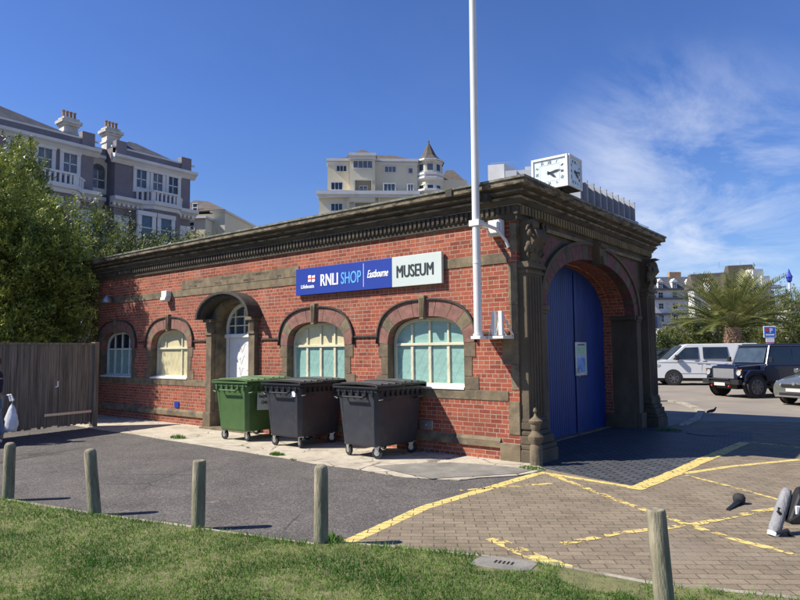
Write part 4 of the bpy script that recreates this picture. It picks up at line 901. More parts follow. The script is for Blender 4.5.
def sash(T,u,z,w,h,parent,fr=.17,mt='hwhite',gm=None,arched=False,mull=1,proud=.12,bars=1,sill=.06):
    """surround with depth, recessed glass and glazing bars; T(u,d,z) with d into the wall"""
    g=MB(); x0,x1=u-w/2,u+w/2; gm=gm or wrs.choice(['darkglass','darkglass','glass','curtain'])
    g.box(x0-fr,x0,-proud,.1,z-fr,z+h,T=T); g.box(x1,x1+fr,-proud,.1,z-fr,z+h,T=T); g.box(x0,x1,-proud-.06,.1,z-fr,z,T=T)
    if arched: ring(g,T,(u,w/2,z+h,w*.48),(u,w/2+fr,z+h,w*.48+fr),-proud,.1,n=12)
    else: g.box(x0-fr*1.1,x1+fr*1.1,-proud-.05,.1,z+h,z+h+fr*1.1,T=T)
    if bars: g.box(x0,x1,-.03,.02,z+h/2-.04,z+h/2+.04,T=T)
    for k in range(mull): xm=x0+(k+1)*w/(mull+1); g.box(xm-.03,xm+.03,-.03,.02,z,z+h,T=T)
    wn=g.build('window',mt,parent)
    g=MB(); g.box(x0,x1,-.015,.03,z,z+h,T=T)
    if arched: g.prism(arc(u,w/2,z+h,w*.48,12),-.015,.03,T=T)
    g.build('pane',gm,wn)
    return wn
def dentils(g,T,u0,u1,z0,z1,d0,d1,st):
    n=int((u1-u0)/st)
    for k in range(n): g.box(u0+k*st,u0+k*st+st*.5,d0,d1,z0,z1,T=T)
# mauve hotel, face looking along +x ; u=y
HX=-40.
mh=empty('mauve_hotel',(HX-6,10,0),0,'mauve Victorian hotel with white window surrounds and tall chimneys','building')
def hp(x,y,X=HX): p=FX(x,y,X); return p.y,p.z
def TH(X): return lambda u,d,z:(X-d-(HX-6),u-10,z)
Ta=TH(HX); Tr=TH(HX-1.3)
yA1=hp(94,150)[0]; yB0,yB1=hp(115.5,150)[0],hp(190.5,170)[0]
zc=16.2; zp=17.4
g=MB(); g.box(-30,yA1,0,12,0,zp-.3,T=Ta); g.box(yA1,yB0,1.3,12,0,zp-.3,T=Ta); g.box(yB0,yB1,0,12,0,zp-.3,T=Ta)
g.box(yA1-.9,yA1,-.12,.4,zc,zp+.15,T=Ta); g.box(yB0,yB0+.8,-.12,.4,zc,zp+.15,T=Ta); g.box(yB1-.9,yB1,-.12,.4,zc,zp+.15,T=Ta)
g.build('wall','mauve',mh)
g=MB()
for a,b,o in ((-30,yA1+.3,0),(yA1+.3,yB0-.3,1.3),(yB0-.3,yB1+.35,0)):
    g.prism([(-.1,zc-.35),(-.35,zc-.1),(-.55,zc+.0),(-.55,zc+.22),(.05,zc+.35),(.05,zc-.35)],a,b,T=lambda aa,h,bb,o=o:Ta(h,aa+o,bb))
    g.box(a,b,-.06+o,.1+o,zp-.42,zp-.3,T=Ta)
# lower cornice with balcony
zl=13.0
for a,b,o in ((-30,yA1+.3,0),(yA1+.3,yB0-.3,1.3),(yB0-.3,yB1+.35,0)):
    g.prism([(-.1,zl-.45),(-.5,zl-.1),(-.75,zl),(-.75,zl+.25),(.05,zl+.3),(.05,zl-.45)],a,b,T=lambda aa,h,bb,o=o:Ta(h,aa+o,bb))
    dentils(g,lambda u,d,z,o=o:Ta(u,d+o,z),a,b,zl-.42,zl-.2,-.5,-.1,.36)
g.build('cornice','hwhite',mh)
# balconies on the canted bays
for ya,yb in ((hp(22,160)[0],hp(78,180)[0]),(hp(139,190)[0],hp(177,200)[0])):
    g=MB(); yc=(ya+yb)/2; hw=(yb-ya)/2
    pts=[(ya-.5,0),(ya+hw*.35,1.15),(yb-hw*.35,1.15),(yb+.5,0)]
    for (u0,d0),(u1,d1) in zip(pts,pts[1:]):
        for za,zb,e in ((zl-.35,zl-.05,0),(zl-.05,zl+.25,.2),(zl+.95,zl+1.1,0)):
            g.hexa([Ta(u0,-d0-e-.02,za),Ta(u1,-d1-e-.02,za),Ta(u1,-d1+.25,za),Ta(u0,-d0+.25,za),Ta(u0,-d0-e-.02,zb),Ta(u1,-d1-e-.02,zb),Ta(u1,-d1+.25,zb),Ta(u0,-d0+.25,zb)])
        n=max(3,int(math.hypot(u1-u0,d1-d0)/.33))
        for k in range(n+1 if u1==pts[-1][0] else n):
            t=k/n; u,d=u0+(u1-u0)*t,d0+(d1-d0)*t; wv=.17 if k in(0,n) else .07
            g.box(u-wv,u+wv,-d+.02,-d+.16,zl+.25,zl+.95,T=Ta)
    g.box(ya-.5,yb+.5,-.2,.1,zl+.2,zl+.28,T=Ta)
    bl=g.build('balcony','hwhite',mh)
    g=MB()
    for (u0,d0),(u1,d1) in zip(pts,pts[1:]):
        g.hexa([Ta(u0,-d0+.2,0),Ta(u1,-d1+.2,0),Ta(u1,.1,0),Ta(u0,.1,0),Ta(u0,-d0+.2,zl-.35),Ta(u1,-d1+.2,zl-.35),Ta(u1,.1,zl-.35),Ta(u0,.1,zl-.35)])
    g.build('bay_wall','mauve',mh)
for px0,px1,py0,py1 in ((9.5,23,142,158),(37.5,51.5,148,164),(63,76.5,154,171),(136,146,170,185),(152.5,162,173,187),(168,177.5,178,190.5)):
    a=hp(px0,py0); b=hp(px1,py1); c=((a[0]+b[0])/2,(a[1]+b[1])/2); sash(Ta,c[0],14.35,(b[0]-a[0])*.95,1.35,mh,fr=.25)
for px0,px1,off in ((24,36,.95),(43,57,-.95),(66,76,-.3),(139,150,-.95),(158,169,-.95)):
    a=hp(px0,190); b=hp(px1,200); sash(TH(HX+(.96 if off<0 and px0!=66 else .6)),(a[0]+b[0])/2-(.35),10.3,(b[0]-a[0])*.92,1.75,mh,fr=.3,gm='glass',mull=0 if px0>130 else 1)
for px,zz in ((97.5,14.2),(97.5,10.6)):
    a=hp(px,175,HX-1.3); sash(Tr,a[0],zz-.2,1.05,1.35,mh,fr=.38,arched=True)
for ya,yb in ((yB0+.0,yB0+1.1),(yB1-.9,yB1+.05),(yA1-1.0,yA1+.05)):
    g=MB()
    for k in range(14): g.box(ya,yb,-.1,.3,.4+k*.83,.4+k*.83+.78,T=Ta)
    g.build('quoin','hwhite',mh)
g=MB()
for a,b,pk in ((-8,yA1,3.6),(yB0,yB1,1.6)):
    z0=zp-.3; rr=[Ta(a+.2,.6,z0),Ta(b-.2,.6,z0),Ta(b-.2,11,z0),Ta(a+.2,11,z0)]
    if pk>3: tp=[Ta(a+2,4,z0+2.9),Ta(b-9.5,4,z0+2.9),Ta(b-9.5,8,z0+2.9),Ta(a+2,8,z0+2.9)]
    else: tp=[Ta(a+2.4,2.6,z0+1.5),Ta(a+3.0,2.6,z0+1.5),Ta(a+3.0,7,z0+1.5),Ta(a+2.4,7,z0+1.5)]
    g.loft([rr,tp])
g.build('roof','slate',mh)
for px,pyt,pyb in ((69,119,148),(111,129,156)):
    X=HX-1.9; p=FX(px,pyt,X); u=p.y; tz=p.z
    Tc=lambda uu,d,z:(X-d-(HX-6),uu-10,z)
    tz-=.12; g=MB(); g.box(u-.5,u+.5,-.4,.4,15,tz-.5,T=Tc); g.box(u-.6,u+.6,-.5,.5,tz-.5,tz-.34,T=Tc); g.box(u-.72,u+.72,-.6,.6,tz-.34,tz-.12,T=Tc); g.box(u-.56,u+.56,-.46,.46,tz-.12,tz+.1,T=Tc); g.box(u-.57,u+.57,-.47,.47,tz-1.1,tz-.98,T=Tc)
    ch=g.build('chimney','chimstone',mh)
    for k in range(4):
        g=MB(); a=u-.39+k*.26; g.lathe([(.12,tz+.1),(.1,tz+.16),(.09,tz+.56),(.12,tz+.59),(.12,tz+.66),(.07,tz+.67)],n=10,T=lambda x,y,z,a=a:(X-(HX-6)+x,a-10+y,z)); g.build('chimney_pot','terra',ch)
# cream villa with hipped roof right behind the mauve hotel
def frame(px,D,px0,yawdeg=0):
    """local frame for a building whose face looks to the camera side; returns T(u,d,z) in root space, root loc, rot"""
    p=at(px,350,D); loc=(p.x,p.y,0); ang=math.atan2(rt2.y,rt2.x)+R(yawdeg)
    return loc,ang
def upx(D,px,pc): return (px-pc)/FPX*D
def zpx(D,px,py):
    q=at(px,350,D)-CAM; r_=ray(px,py); return CAM.z+r_.z*(q.dot(fwd2)/r_.dot(fwd2))
TI=lambda u,d,z:(u,d,z)
D=62; loc,ang=frame(205,D,205,-8)
cv=empty('cream_villa',loc,ang,'pale cream house with a low hipped roof right of the mauve hotel','building')
u=lambda px:upx(D,px,205); z=lambda py:zpx(D,205,py)
g=MB(); g.box(u(170),u(211),0,8,0,z(214)); g.box(u(211),u(224),-.0,9,0,z(213)+0.0); g.build('wall','hcream',cv)
g=MB(); g.box(u(178),u(211),-1.6,-.02,0,z(222)); g.build('wall_extension','hcream',cv)
g=MB(); g.box(u(175),u(213),-1.9,.0,z(222),z(220)); g.box(u(209),u(226),-.3,9.2,z(213),z(211)); g.build('eaves','hwhite',cv)
g=MB(); g.loft([[(u(170),-.4,z(212)),(u(226),-.4,z(211)),(u(226),9.4,z(211)),(u(170),9.4,z(212))],[(u(176),3,z(195)+.3),(u(192),3,z(197)+.3),(u(192),6,z(197)+.3),(u(176),6,z(195)+.3)]]); g.build('roof','tile',cv)
for px,py in ((191,230),(197,230),(192,208)): sash(lambda a,d,zz:(a,d-1.62 if py>220 else d-.02,zz),u(px),z(py+3),.42,.75,cv,fr=.07,mull=0,proud=.03)
# large cream apartment hotel with turret
D=78; loc,ang=frame(395,D,395,3)
ch_=empty('cream_hotel',loc,ang,'cream five storey seafront hotel with a conical turret above the roofline','building')
u=lambda px:upx(D,px,395)*1.0; z=lambda py:zpx(D,395,py)
zt1,zt2,zt3=z(197),z(170),z(160)
g=MB(); g.box(u(319),u(420),0,9,0,z(196)); g.box(u(327),u(420),1.2,9,z(196),z(160)); g.box(u(350),u(376),.3,1.3,z(194),z(157)+.0)
g.box(u(420),u(447),1.5,9,0,z(163)); g.box(u(447),u(474),2.6,12,0,z(174)); g.box(u(347),u(350),-.25,.02,0,z(196)); g.box(u(379),u(381),-.25,.02,0,z(196))
g.box(u(350),u(376),-.5,.02,z(203),z(196)); wl=g.build('wall','hcream',ch_)
g=MB()
for a,b,y0,zz in ((317,421,-.9,196),(317,421,-.7,221),(349,377,-.25,157),(326,350,.9,160),(376,421,.9,160)):
    g.box(u(a),u(b),y0,y0+1.1,z(zz),z(zz)+.45); g.box(u(a),u(b),y0+.25,y0+.9,z(zz)-.3,z(zz))
g.box(u(445),u(475),3.6,4.2,z(176),z(174)); g.build('cornice','hwhite',ch_)
g=MB()
for k in range(50): g.box(u(319)+k*.26,u(319)+k*.26+.04,-.75,-.70,z(195),z(192.3))
for a,b in ((319,350),(376,420)): g.box(u(a),u(b),-.76,-.69,z(192.3),z(192)); 
g.build('railing','slate',ch_)
g=MB()
def hip(x0,x1,y0,y1,za,zb,inx,iny): g.loft([[(x0,y0,za),(x1,y0,za),(x1,y1,za),(x0,y1,za)],[(x0+inx,y0+iny,zb),(x1-inx,y0+iny,zb),(x1-inx,y1-iny,zb),(x0+inx,y1-iny,zb)]])
hip(u(326),u(425),.8,9.5,z(159.5),z(154)+1.25,3.5,3.8); hip(u(348.5),u(378),-.3,6,z(156.5),z(151.5)+.9,1.6,2.6); hip(u(446),u(474),3.6,12,z(173.5),z(167.5)+1.6,1.2,3)
g.build('roof','tile',ch_)
# turret
tc_=(u(433),2.2); r=(u(446.5)-u(420))/2
g=MB(); g.lathe([(r,0),(r,z(160))],c=(tc_[0],tc_[1],0),n=8,ph=PI/8); g.build('turret_wall','hcream',ch_)
g=MB()
for zz in (158.5,172.5,176.5,189): g.lathe([(r+.02,z(zz)-.2),(r+.35,z(zz)),(r+.35,z(zz)+.25),(r+.02,z(zz)+.3)],c=(tc_[0],tc_[1],0),n=8,ph=PI/8)
g.build('turret_cornice','hwhite',ch_)
g=MB(); g.lathe([(r+.45,z(159)),(r*.62,z(151)),(.06,z(136.5)),(.12,z(136)),(.1,z(135.4)),(0.02,z(134))],c=(tc_[0],tc_[1],0),n=8,ph=PI/8,cap=False); g.build('turret_roof','tile',ch_)
for zz,hh in ((168.5,7),(190,7)):
    for k in (-1,0,1):
        a=-PI/2+k*PI/4; cc,ss=math.cos(a),math.sin(a); ap=r*math.cos(PI/8)
        Tt=lambda uu,d,z_,cc=cc,ss=ss:(tc_[0]+cc*(ap-d)-ss*uu,tc_[1]+ss*(ap-d)+cc*uu,z_)
        sash(Tt,0,z(zz),.72,z(zz-hh)-z(zz),ch_,fr=.1,mull=0,proud=.05,bars=0)
for px,py,wpx,hpx,y0,ml in ((341.5,169,10,5.5,1.2,2),(363.5,167.5,19,7,.3,3),(392,169.5,11,5.5,1.2,2),(413,170.5,4,5,1.2,0),(337,190,11,7,0,2),(390.5,191,11,7,0,2),(412,191.5,5,7,0,1),(337,211,11,7,0,2),(390,212,11,7,0,2),(412,212,5,7,0,1),(462.5,187.5,3,6,4,0),(451,184,2.5,7,4,0),(467,188,3,6,4,0),(472,188,2.5,6,4,0)):
    sash(lambda a,d,zz,y0=y0:(a,d+y0,zz),u(px),z(py),u(px+wpx)-u(px),z(py-hpx)-z(py),ch_,fr=.1,mull=ml,proud=.05,mt='hwhite',bars=0)
MT['recess']=noisy('recess_shade',(.30,.26,.17),var=.1,scale=.5,rough=.9,bump=0)  # darker cream: shade of the balcony recess put into the colour
for py0,py1 in ((192.5,181),(216,203.5)):
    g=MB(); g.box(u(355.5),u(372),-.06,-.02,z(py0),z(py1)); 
    bl=g.build('recess_shade_panel','recess',ch_); g=MB()
    for a,b,c,d in ((354.8,355.5,py0,py1),(372,372.7,py0,py1)): g.box(u(a),u(b),-.35,0,z(c),z(d))
    g.box(u(354.8),u(372.7),-.35,0,z(py1),z(py1-.8)); g.box(u(354.8),u(372.7),-.35,0,z(py0+.6),z(py0)); g.build('balcony_frame','hwhite',bl)
    g=MB(); g.box(u(354.8),u(372.7),-.36,-.3,z(py0-2.6),z(py0-2.3))
    for k in range(14): g.box(u(355.5)+k*.14,u(355.5)+k*.14+.03,-.36,-.32,z(py0),z(py0-2.4))
    g.build('railing','slate',bl)
    sash(lambda a,d,zz:(a,d-.05,zz),u(364),z(py0),.9,z(py0-6)-z(py0),bl,fr=.06,mull=1,proud=.03)
# white plant tower above the roof
D=112; loc,ang=frame(512,D,512,-14)
tw=empty('white_tower_block',loc,ang,'white roof plant block with railings rising behind the cornice corner','building')
u=lambda px:upx(D,px,512); z=lambda py:zpx(D,512,py)
g=MB(); g.box(u(491.5),u(508),0,6,0,z(163.5)); g.build('lift_shaft','hwhite',tw)
MT['hshade']=noisy('shaded_grey_render',(.5,.52,.55),var=.05,scale=.4,rough=.8,bump=0)  # white render with the tower side's shade painted in; plain grey elsewhere
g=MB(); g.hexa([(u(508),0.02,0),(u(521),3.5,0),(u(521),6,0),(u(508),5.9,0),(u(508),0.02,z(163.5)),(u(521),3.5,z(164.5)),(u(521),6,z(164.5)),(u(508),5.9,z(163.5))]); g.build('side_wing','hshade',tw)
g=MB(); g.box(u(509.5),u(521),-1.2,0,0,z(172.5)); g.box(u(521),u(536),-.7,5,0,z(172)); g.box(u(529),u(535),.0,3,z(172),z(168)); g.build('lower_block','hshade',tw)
g=MB()
for k in range(12): a=u(493)+(u(520)-u(493))*k/11; g.box(a,a+.06,1,1.06,z(163.5),z(160.2))
g.box(u(493),u(520),1,1.06,z(160.4),z(160.1)); g.build('railing','steel',tw)
# tall apartment block: saw tooth top storey receding behind the roof
pA=at(581,300,118); pB=at(641,300,141); d2=Vector((pB.x-pA.x,pB.y-pA.y,0)); Lb=d2.length; ang=math.atan2(d2.y,d2.x)
ab=empty('tall_apartment_block',(pA.x,pA.y,0),ang,'tall grey seafront apartment block with saw tooth top floor and stacked balconies','building')
zt=at(581,175,118).z; zb=at(588,204,120).z; fh=3.1
MT['concrete']=noisy('grey_concrete',(.30,.32,.36),var=.12,scale=.4,rough=.85,bump=0)
MT['darkpanel']=noisy('dark_cladding',(.075,.08,.095),var=.2,scale=.5,rough=.6,bump=0)
zb=zt-5.6
g=MB(); g.box(-14,Lb+1.5,.5,16,0,zb); g.build('wall','concrete',ab)
nb=10
for k in range(nb):
    a=.2+k*(Lb-.2)/nb; b=a+(Lb-.2)/nb
    g=MB(); g.prism([(a,2.8),(a,-.2),(b-.3,1.2),(b,2.8)],zb,zt-.35,T=lambda x,h,y:(x,y,h)); bay=g.build('top_floor_bay','darkpanel',ab)
    g=MB(); g.box(a-.12,a+.12,-.5,2.8,zb,zt); g.prism([(a,2.8),(a,-.6),(b-.2,1.0),(b,2.8)],zt-.35,zt-.1,T=lambda x,h,y:(x,y,h)); g.box(a+(b-a)*.45,a+(b-a)*.45+.15,.0,2.8,zb,zt-.35); g.build('fin','concrete',bay)
g=MB(); g.box(-1,2.2,.6,4,zt-.35,zt+.9); g.box(3.2,4.8,1.4,3,zt-.3,zt+.8); g.build('roof_box','hwhite',ab)
for f in range(11):
    zz=zb-.2-f*fh
    if zz<1: break
    g=MB(); g.box(-12,Lb+3.4,-1.2,.5,zz-.25,zz); bl=g.build('balcony_slab','concrete',ab)
    g=MB(); g.box(-12,Lb+3.4,-1.2,-1.14,zz+1.0,zz+1.08); g.box(Lb+3.34,Lb+3.4,-1.2,.5,zz+1.0,zz+1.08)
    nn=int((Lb+15.4)/.55)
    for k in range(nn+1): g.box(-12+k*.55,-12+k*.55+.05,-1.2,-1.15,zz,zz+1.0)
    g.build('railing','steel',bl)
    g=MB(); g.box(Lb-3,Lb+1.4,.42,.52,zz+.1,zz+2.2); g.build('window','darkglass',ab)
g=MB(); g.box(Lb+1,Lb+3.8,-3,2,6.5,9.0); g.build('canopy','concrete',ab)
# white mansard hotel
D=180; loc,ang=frame(690,D,690,2)
wh=empty('white_hotel',loc,ang,'white seafront hotel with slate mansard roof and dormer windows','building')
u=lambda px:upx(D,px,690); z=lambda py:zpx(D,690,py)
g=MB(); g.box(u(645),u(712),0,4,0,z(289.5)); g.box(u(712),u(745),1.5,4,0,z(300)); g.box(u(655),u(680),-3,0,0,z(326)); g.build('wall','hwhite',wh)
g=MB(); g.loft([[(u(650),-.3,z(289.5)),(u(712),-.3,z(289.5)),(u(712),5,z(289.5)),(u(650),5,z(289.5))],[(u(656),2.2,z(276)),(u(710),2.2,z(276)),(u(710),3,z(276)),(u(656),3,z(276))]]); g.build('roof','slate',wh)
g=MB()
for py in (298.5,314,289): g.box(u(650),u(712),-.8,.05,z(py)-.3,z(py)+.25)
g.box(u(652),u(684),-3.6,-.0,z(326),z(324.5)); g.build('balcony_ledge','slate',wh)
g=MB(); g.box(u(676),u(688),2.2,3.4,z(278),z(271)); g.build('chimney','terra',wh)
for px in (662,676.5,692,706):
    g=MB(); g.box(u(px-2.6),u(px+2.6),-.2,4,z(289),z(282)); g.prism([(u(px-3.1),z(282)),(u(px+3.1),z(282)),(u(px),z(278.5))],-.5,4,T=lambda a,h,b:(a,h,b)); dm=g.build('dormer','hwhite',wh)
    sash(lambda a,d,zz:(a,d-.25,zz),u(px),z(288),1.0,1.4,dm,fr=.1,proud=.05)
for px in (662.5,677,692,705):
    for py in (295.5,306.5,320): sash(TI,u(px),z(py+2),1.25,1.45 if py<315 else 2.0,wh,fr=.14,proud=.06)
    if px<700: sash(TI,u(px+7),z(309.5),.9,2.0,wh,fr=.2,proud=.06,gm='hshade')
sash(lambda a,d,zz:(a,d-3.02,zz),u(675),z(338),1.3,1.8,wh,fr=.14,arched=True,proud=.06); sash(lambda a,d,zz:(a,d-3.02,zz),u(663),z(337),2,1.8,wh,fr=.14,proud=.06)
# brown roofed hotel with gable and balconies right of the palm
D=150; loc,ang=frame(745,D,745,6)
bh=empty('gabled_hotel',loc,ang,'white hotel with a tall dark brown roof and stepped balconies behind the palm','building')
u=lambda px:upx(D,px,745); z=lambda py:zpx(D,745,py)
g=MB(); g.box(u(700),u(715),2.4,5,0,z(288.5)); g.box(u(715),u(738),1,5,0,z(290)); g.box(u(738),u(776),0,5,0,z(285)); g.box(u(757),u(768),-.3,3,z(285),z(269)); g.box(u(765),u(774),-.6,4,z(285),z(276)); g.build('wall','hwhite',bh)
g=MB(); g.loft([[(u(738),1.5,z(284)),(u(776),1.5,z(284)),(u(776),6,z(284)),(u(738),6,z(284))],[(u(739.5),3,z(264)),(u(766),3,z(262.5)),(u(766),4,z(262.5)),(u(739.5),4,z(264))]])
g.loft([[(u(698),2,z(288)),(u(740),.6,z(290)),(u(740),6,z(290)),(u(698),6,z(288))],[(u(699.5),3.4,z(273)),(u(739),3.4,z(270.5)),(u(739),4.4,z(270.5)),(u(699.5),4.4,z(273))]])
g.loft([[(u(738),-1.6,z(289)),(u(762),-1.6,z(289)),(u(762),3,z(289)),(u(738),3,z(289))],[(u(748),0,z(277)),(u(755),0,z(276)),(u(755),3,z(276)),(u(748),3,z(277))]])
g.build('roof','tile',bh)
g=MB(); g.box(u(776),u(786),2,6,0,z(290)); g.box(u(778),u(786),3,6,z(290),z(285)); g.build('side_block','concrete',bh)
g=MB()
for k,py in enumerate((288,297,306,315,324,333)): g.box(u(748),u(788),-1.6,2,z(py),z(py)+.35)
g.box(u(776),u(789),.5,5,z(286),z(286)+.4); g.build('balcony_slab','hshade',bh)
for px in (743,752,760,768,780):
    for py in (296,305,314,323): sash(lambda a,d,zz,px=px:(a,d+(2 if px>776 else 0)-.02,zz),u(px),z(py),1.5,1.5,bh,fr=.12,proud=.05)
g=MB(); g.tube([(u(741),7,z(264)),(u(741),7,z(258))],.06,5); g.tube([(u(765),7,z(263)),(u(765),7,z(257))],.06,5); g.build('aerial','steel',bh)
g=MB(); g.box(u(709.5),u(715.5),-.5,2,z(292),z(278)); g.build('party_wall','hwhite',bh)
g=MB(); g.box(u(708),u(712),-1,-.8,z(283.5),z(280)); g.build('red_banner','red',bh)
# low pale houses at the far right
D=170; loc,ang=frame(800,D,800,0)
fh_=empty('far_house',loc,ang,'small pale house seen past the lamp post at the far right','building')
u=lambda px:upx(D,px,800); z=lambda py:zpx(D,800,py)
g=MB(); g.box(u(792),u(830),0,8,0,z(308)); g.build('wall','hwhite',fh_); g=MB(); g.loft([[(u(790),-.5,z(308)),(u(832),-.5,z(308)),(u(832),8,z(308)),(u(790),8,z(308))],[(u(794),4,z(300)),(u(826),4,z(300)),(u(826),4.5,z(300)),(u(794),4.5,z(300))]]); g.build('roof','tile',fh_)
for px in (796,802,808): sash(TI,u(px),z(318),1.1,1.4,fh_,fr=.12,proud=.05)
# ------------------------------------------------------------------ street furniture beyond
def facing(o): o.rotation_euler=(0,0,math.atan2(rt2.y,rt2.x)); return o
p=at(769.5,332,37); ps=facing(empty('parking_sign',(p.x,p.y,0),0,'blue square parking sign above a small notice behind the black off-roader','sign')); zz=p.z
g=MB(); g.tube([(0,.04,0),(0,.04,zz+.2)],.04,8); g.build('post','steel',ps)
g=MB(); g.box(-.36,.36,-.03,0,zz-.32,zz+.34); g.build('sign_plate','letterwhite',ps,bevel=.02)
MT['pb']=plain('parking_blue',(.03,.13,.6),var=.05); g=MB(); g.box(-.31,.31,-.036,-.028,zz-.27,zz+.29); g.build('blue_field','pb',ps)
text('P',.36,'letterwhite','lettering',ps,lambda x,y,z_:(-.02+x,-.038-z_,zz-.04+y),depth=.001,offset=.008)
g=MB(); g.lathe([(.11,0),(.11,.004)],n=14,T=lambda x,y,z_:(-.15+x,-.038-z_,zz+.12+y)); g.build('red_disc','red',ps)
g=MB(); g.box(-.25,.25,-.04,-.036,zz-.2,zz-.12); g.build('white_bar','letterwhite',ps)
g=MB(); g.box(-.24,.24,-.03,0,zz-.58,zz-.34); g.build('lower_plate','letterwhite',ps); MT['pinkp']=plain('pink_notice',(.6,.15,.4),var=.1); g=MB(); g.box(-.2,.2,-.035,-.03,zz-.74,zz-.60); g.box(-.2,.2,-.03,.0,zz-.75,zz-.59); g.build('pink_plate','pinkp',ps)
p=at(793,345,46); lp=facing(empty('lamp_post',(p.x,p.y,0),0,'white lamp post with pointed blue lantern at the far right','lamp post')); zt_=at(794,268,46).z
g=MB(); g.tube([(0,0,0),(0,0,zt_-1.0)],[.12,.08],10); g.build('post','hwhite',lp); MT['lant']=plain('blue_lantern',(.03,.06,.4),var=.1)
g=MB(); g.lathe([(.06,zt_-1.0),(.16,zt_-.9),(.2,zt_-.65),(.24,zt_-.6),(.12,zt_-.35),(.02,zt_)],n=8); g.build('lantern','lant',lp)
p=at(699,321,48); bn=facing(empty('garden_banner',(p.x,p.y,0),0,'plain blue banner between posts in the shrubs left of the palm','banner')); 
g=MB(); g.box(-.45,.55,-.02,.02,p.z-.28,p.z+.24); g.build('panel','pb',bn); g=MB(); g.tube([(-.5,0,0),(-.5,0,p.z+.3)],.03,6); g.tube([(.6,0,0),(.6,0,p.z+.3)],.03,6); g.build('post','steel',bn)
# ------------------------------------------------------------------ vehicles : x forward, y left
def paint(name,c,rough=.25,metal=0): return plain(name,c,rough=rough,metal=metal,spec=.5,coat=.6,var=.03)
MT['vwhite']=paint('white_car_paint',(.62,.63,.62)); MT['vnavy']=paint('navy_car_paint',(.008,.012,.035),rough=.35); MT['vgrey']=paint('grey_green_metallic',(.20,.21,.19),metal=.5); MT['vdark']=paint('dark_car_paint',(.03,.04,.055)); MT['vsilver']=paint('silver_car_paint',(.45,.47,.5),metal=.4)
MT['lens']=plain('headlight_lens',(.42,.44,.46),rough=.08,spec=.9,var=.2); MT['rimdark']=plain('dark_alloy',(.2,.2,.21),rough=.35,metal=.6); MT['plate']=plain('number_plate',(.5,.5,.48),var=.02)
MT['orange']=plain('orange_lens',(.8,.25,.03),rough=.2); MT['grille']=noisy('mesh_grille',(.28,.28,.29),var=.3,scale=60,rough=.5,metal=.4,bump=.3)
def wheel(root,x,y,r,w,spokes=7,rim='rimdark',rec=.025):
    s=1 if y>0 else -1; T=lambda X,Y,Z:(x+X,y+Z*s,r+Y)
    g=MB(); g.lathe([(r*.62,-w*.5),(r*.93,-w*.5),(r,-w*.36),(r,w*.36),(r*.93,w*.5),(r*.64,w*.5),(r*.62,w*.3)],n=28,T=T); wv=g.build('wheel','rubber',root,smooth=40)
    g=MB(); g.lathe([(r*.66,w*.3),(r*.66,w*.49),(r*.60,w*.5),(r*.58,w*.36),(r*.2,w*.34)],n=28,T=T,cap=False)
    for k in range(spokes):
        a=2*PI*k/spokes; c,ss=math.cos(a),math.sin(a); q=r*.6
        g.hexa([T(c*a_-ss*b_,ss*a_+c*b_,zz) for zz in (w*.36,w*.46) for a_,b_ in ((r*.08,-r*.07),(q,-r*.05),(q,r*.05),(r*.08,r*.07))])
    g.lathe([(0,w*.48),(r*.13,w*.47),(r*.15,w*.36)],n=12,T=T,cap=False); g.build('rim',rim,wv,smooth=40)
    g=MB(); g.lathe([(0,0),(r*1.16,0),(r*1.16,.01),(0,.01)],n=28,T=lambda X,Y,Z:(x+X,y+s*(w*.5-rec)+Z*s,r+Y*1.0+.02),cap=False); g.build('wheel_arch','black',root)
def carbody(root,mt,prof_low,prof_top,hw,hwt,glass):
    """prof_low: list (x,zbottom,ztop,halfwidth) stations; prof_top: greenhouse polygon"""
    g=MB(); rings=[]
    for x,zb,zt_,w_ in prof_low:
        rings.append([(x,-w_*.93,zb),(x,-w_,zb+.12),(x,-w_,zb+(zt_-zb)*.6),(x,-w_*.96,zt_-.04),(x,-w_*.86,zt_),(x,w_*.86,zt_),(x,w_*.96,zt_-.04),(x,w_,zb+(zt_-zb)*.6),(x,w_,zb+.12),(x,w_*.93,zb)])
    g.loft(rings); b=g.build('body',mt,root,smooth=35); return b
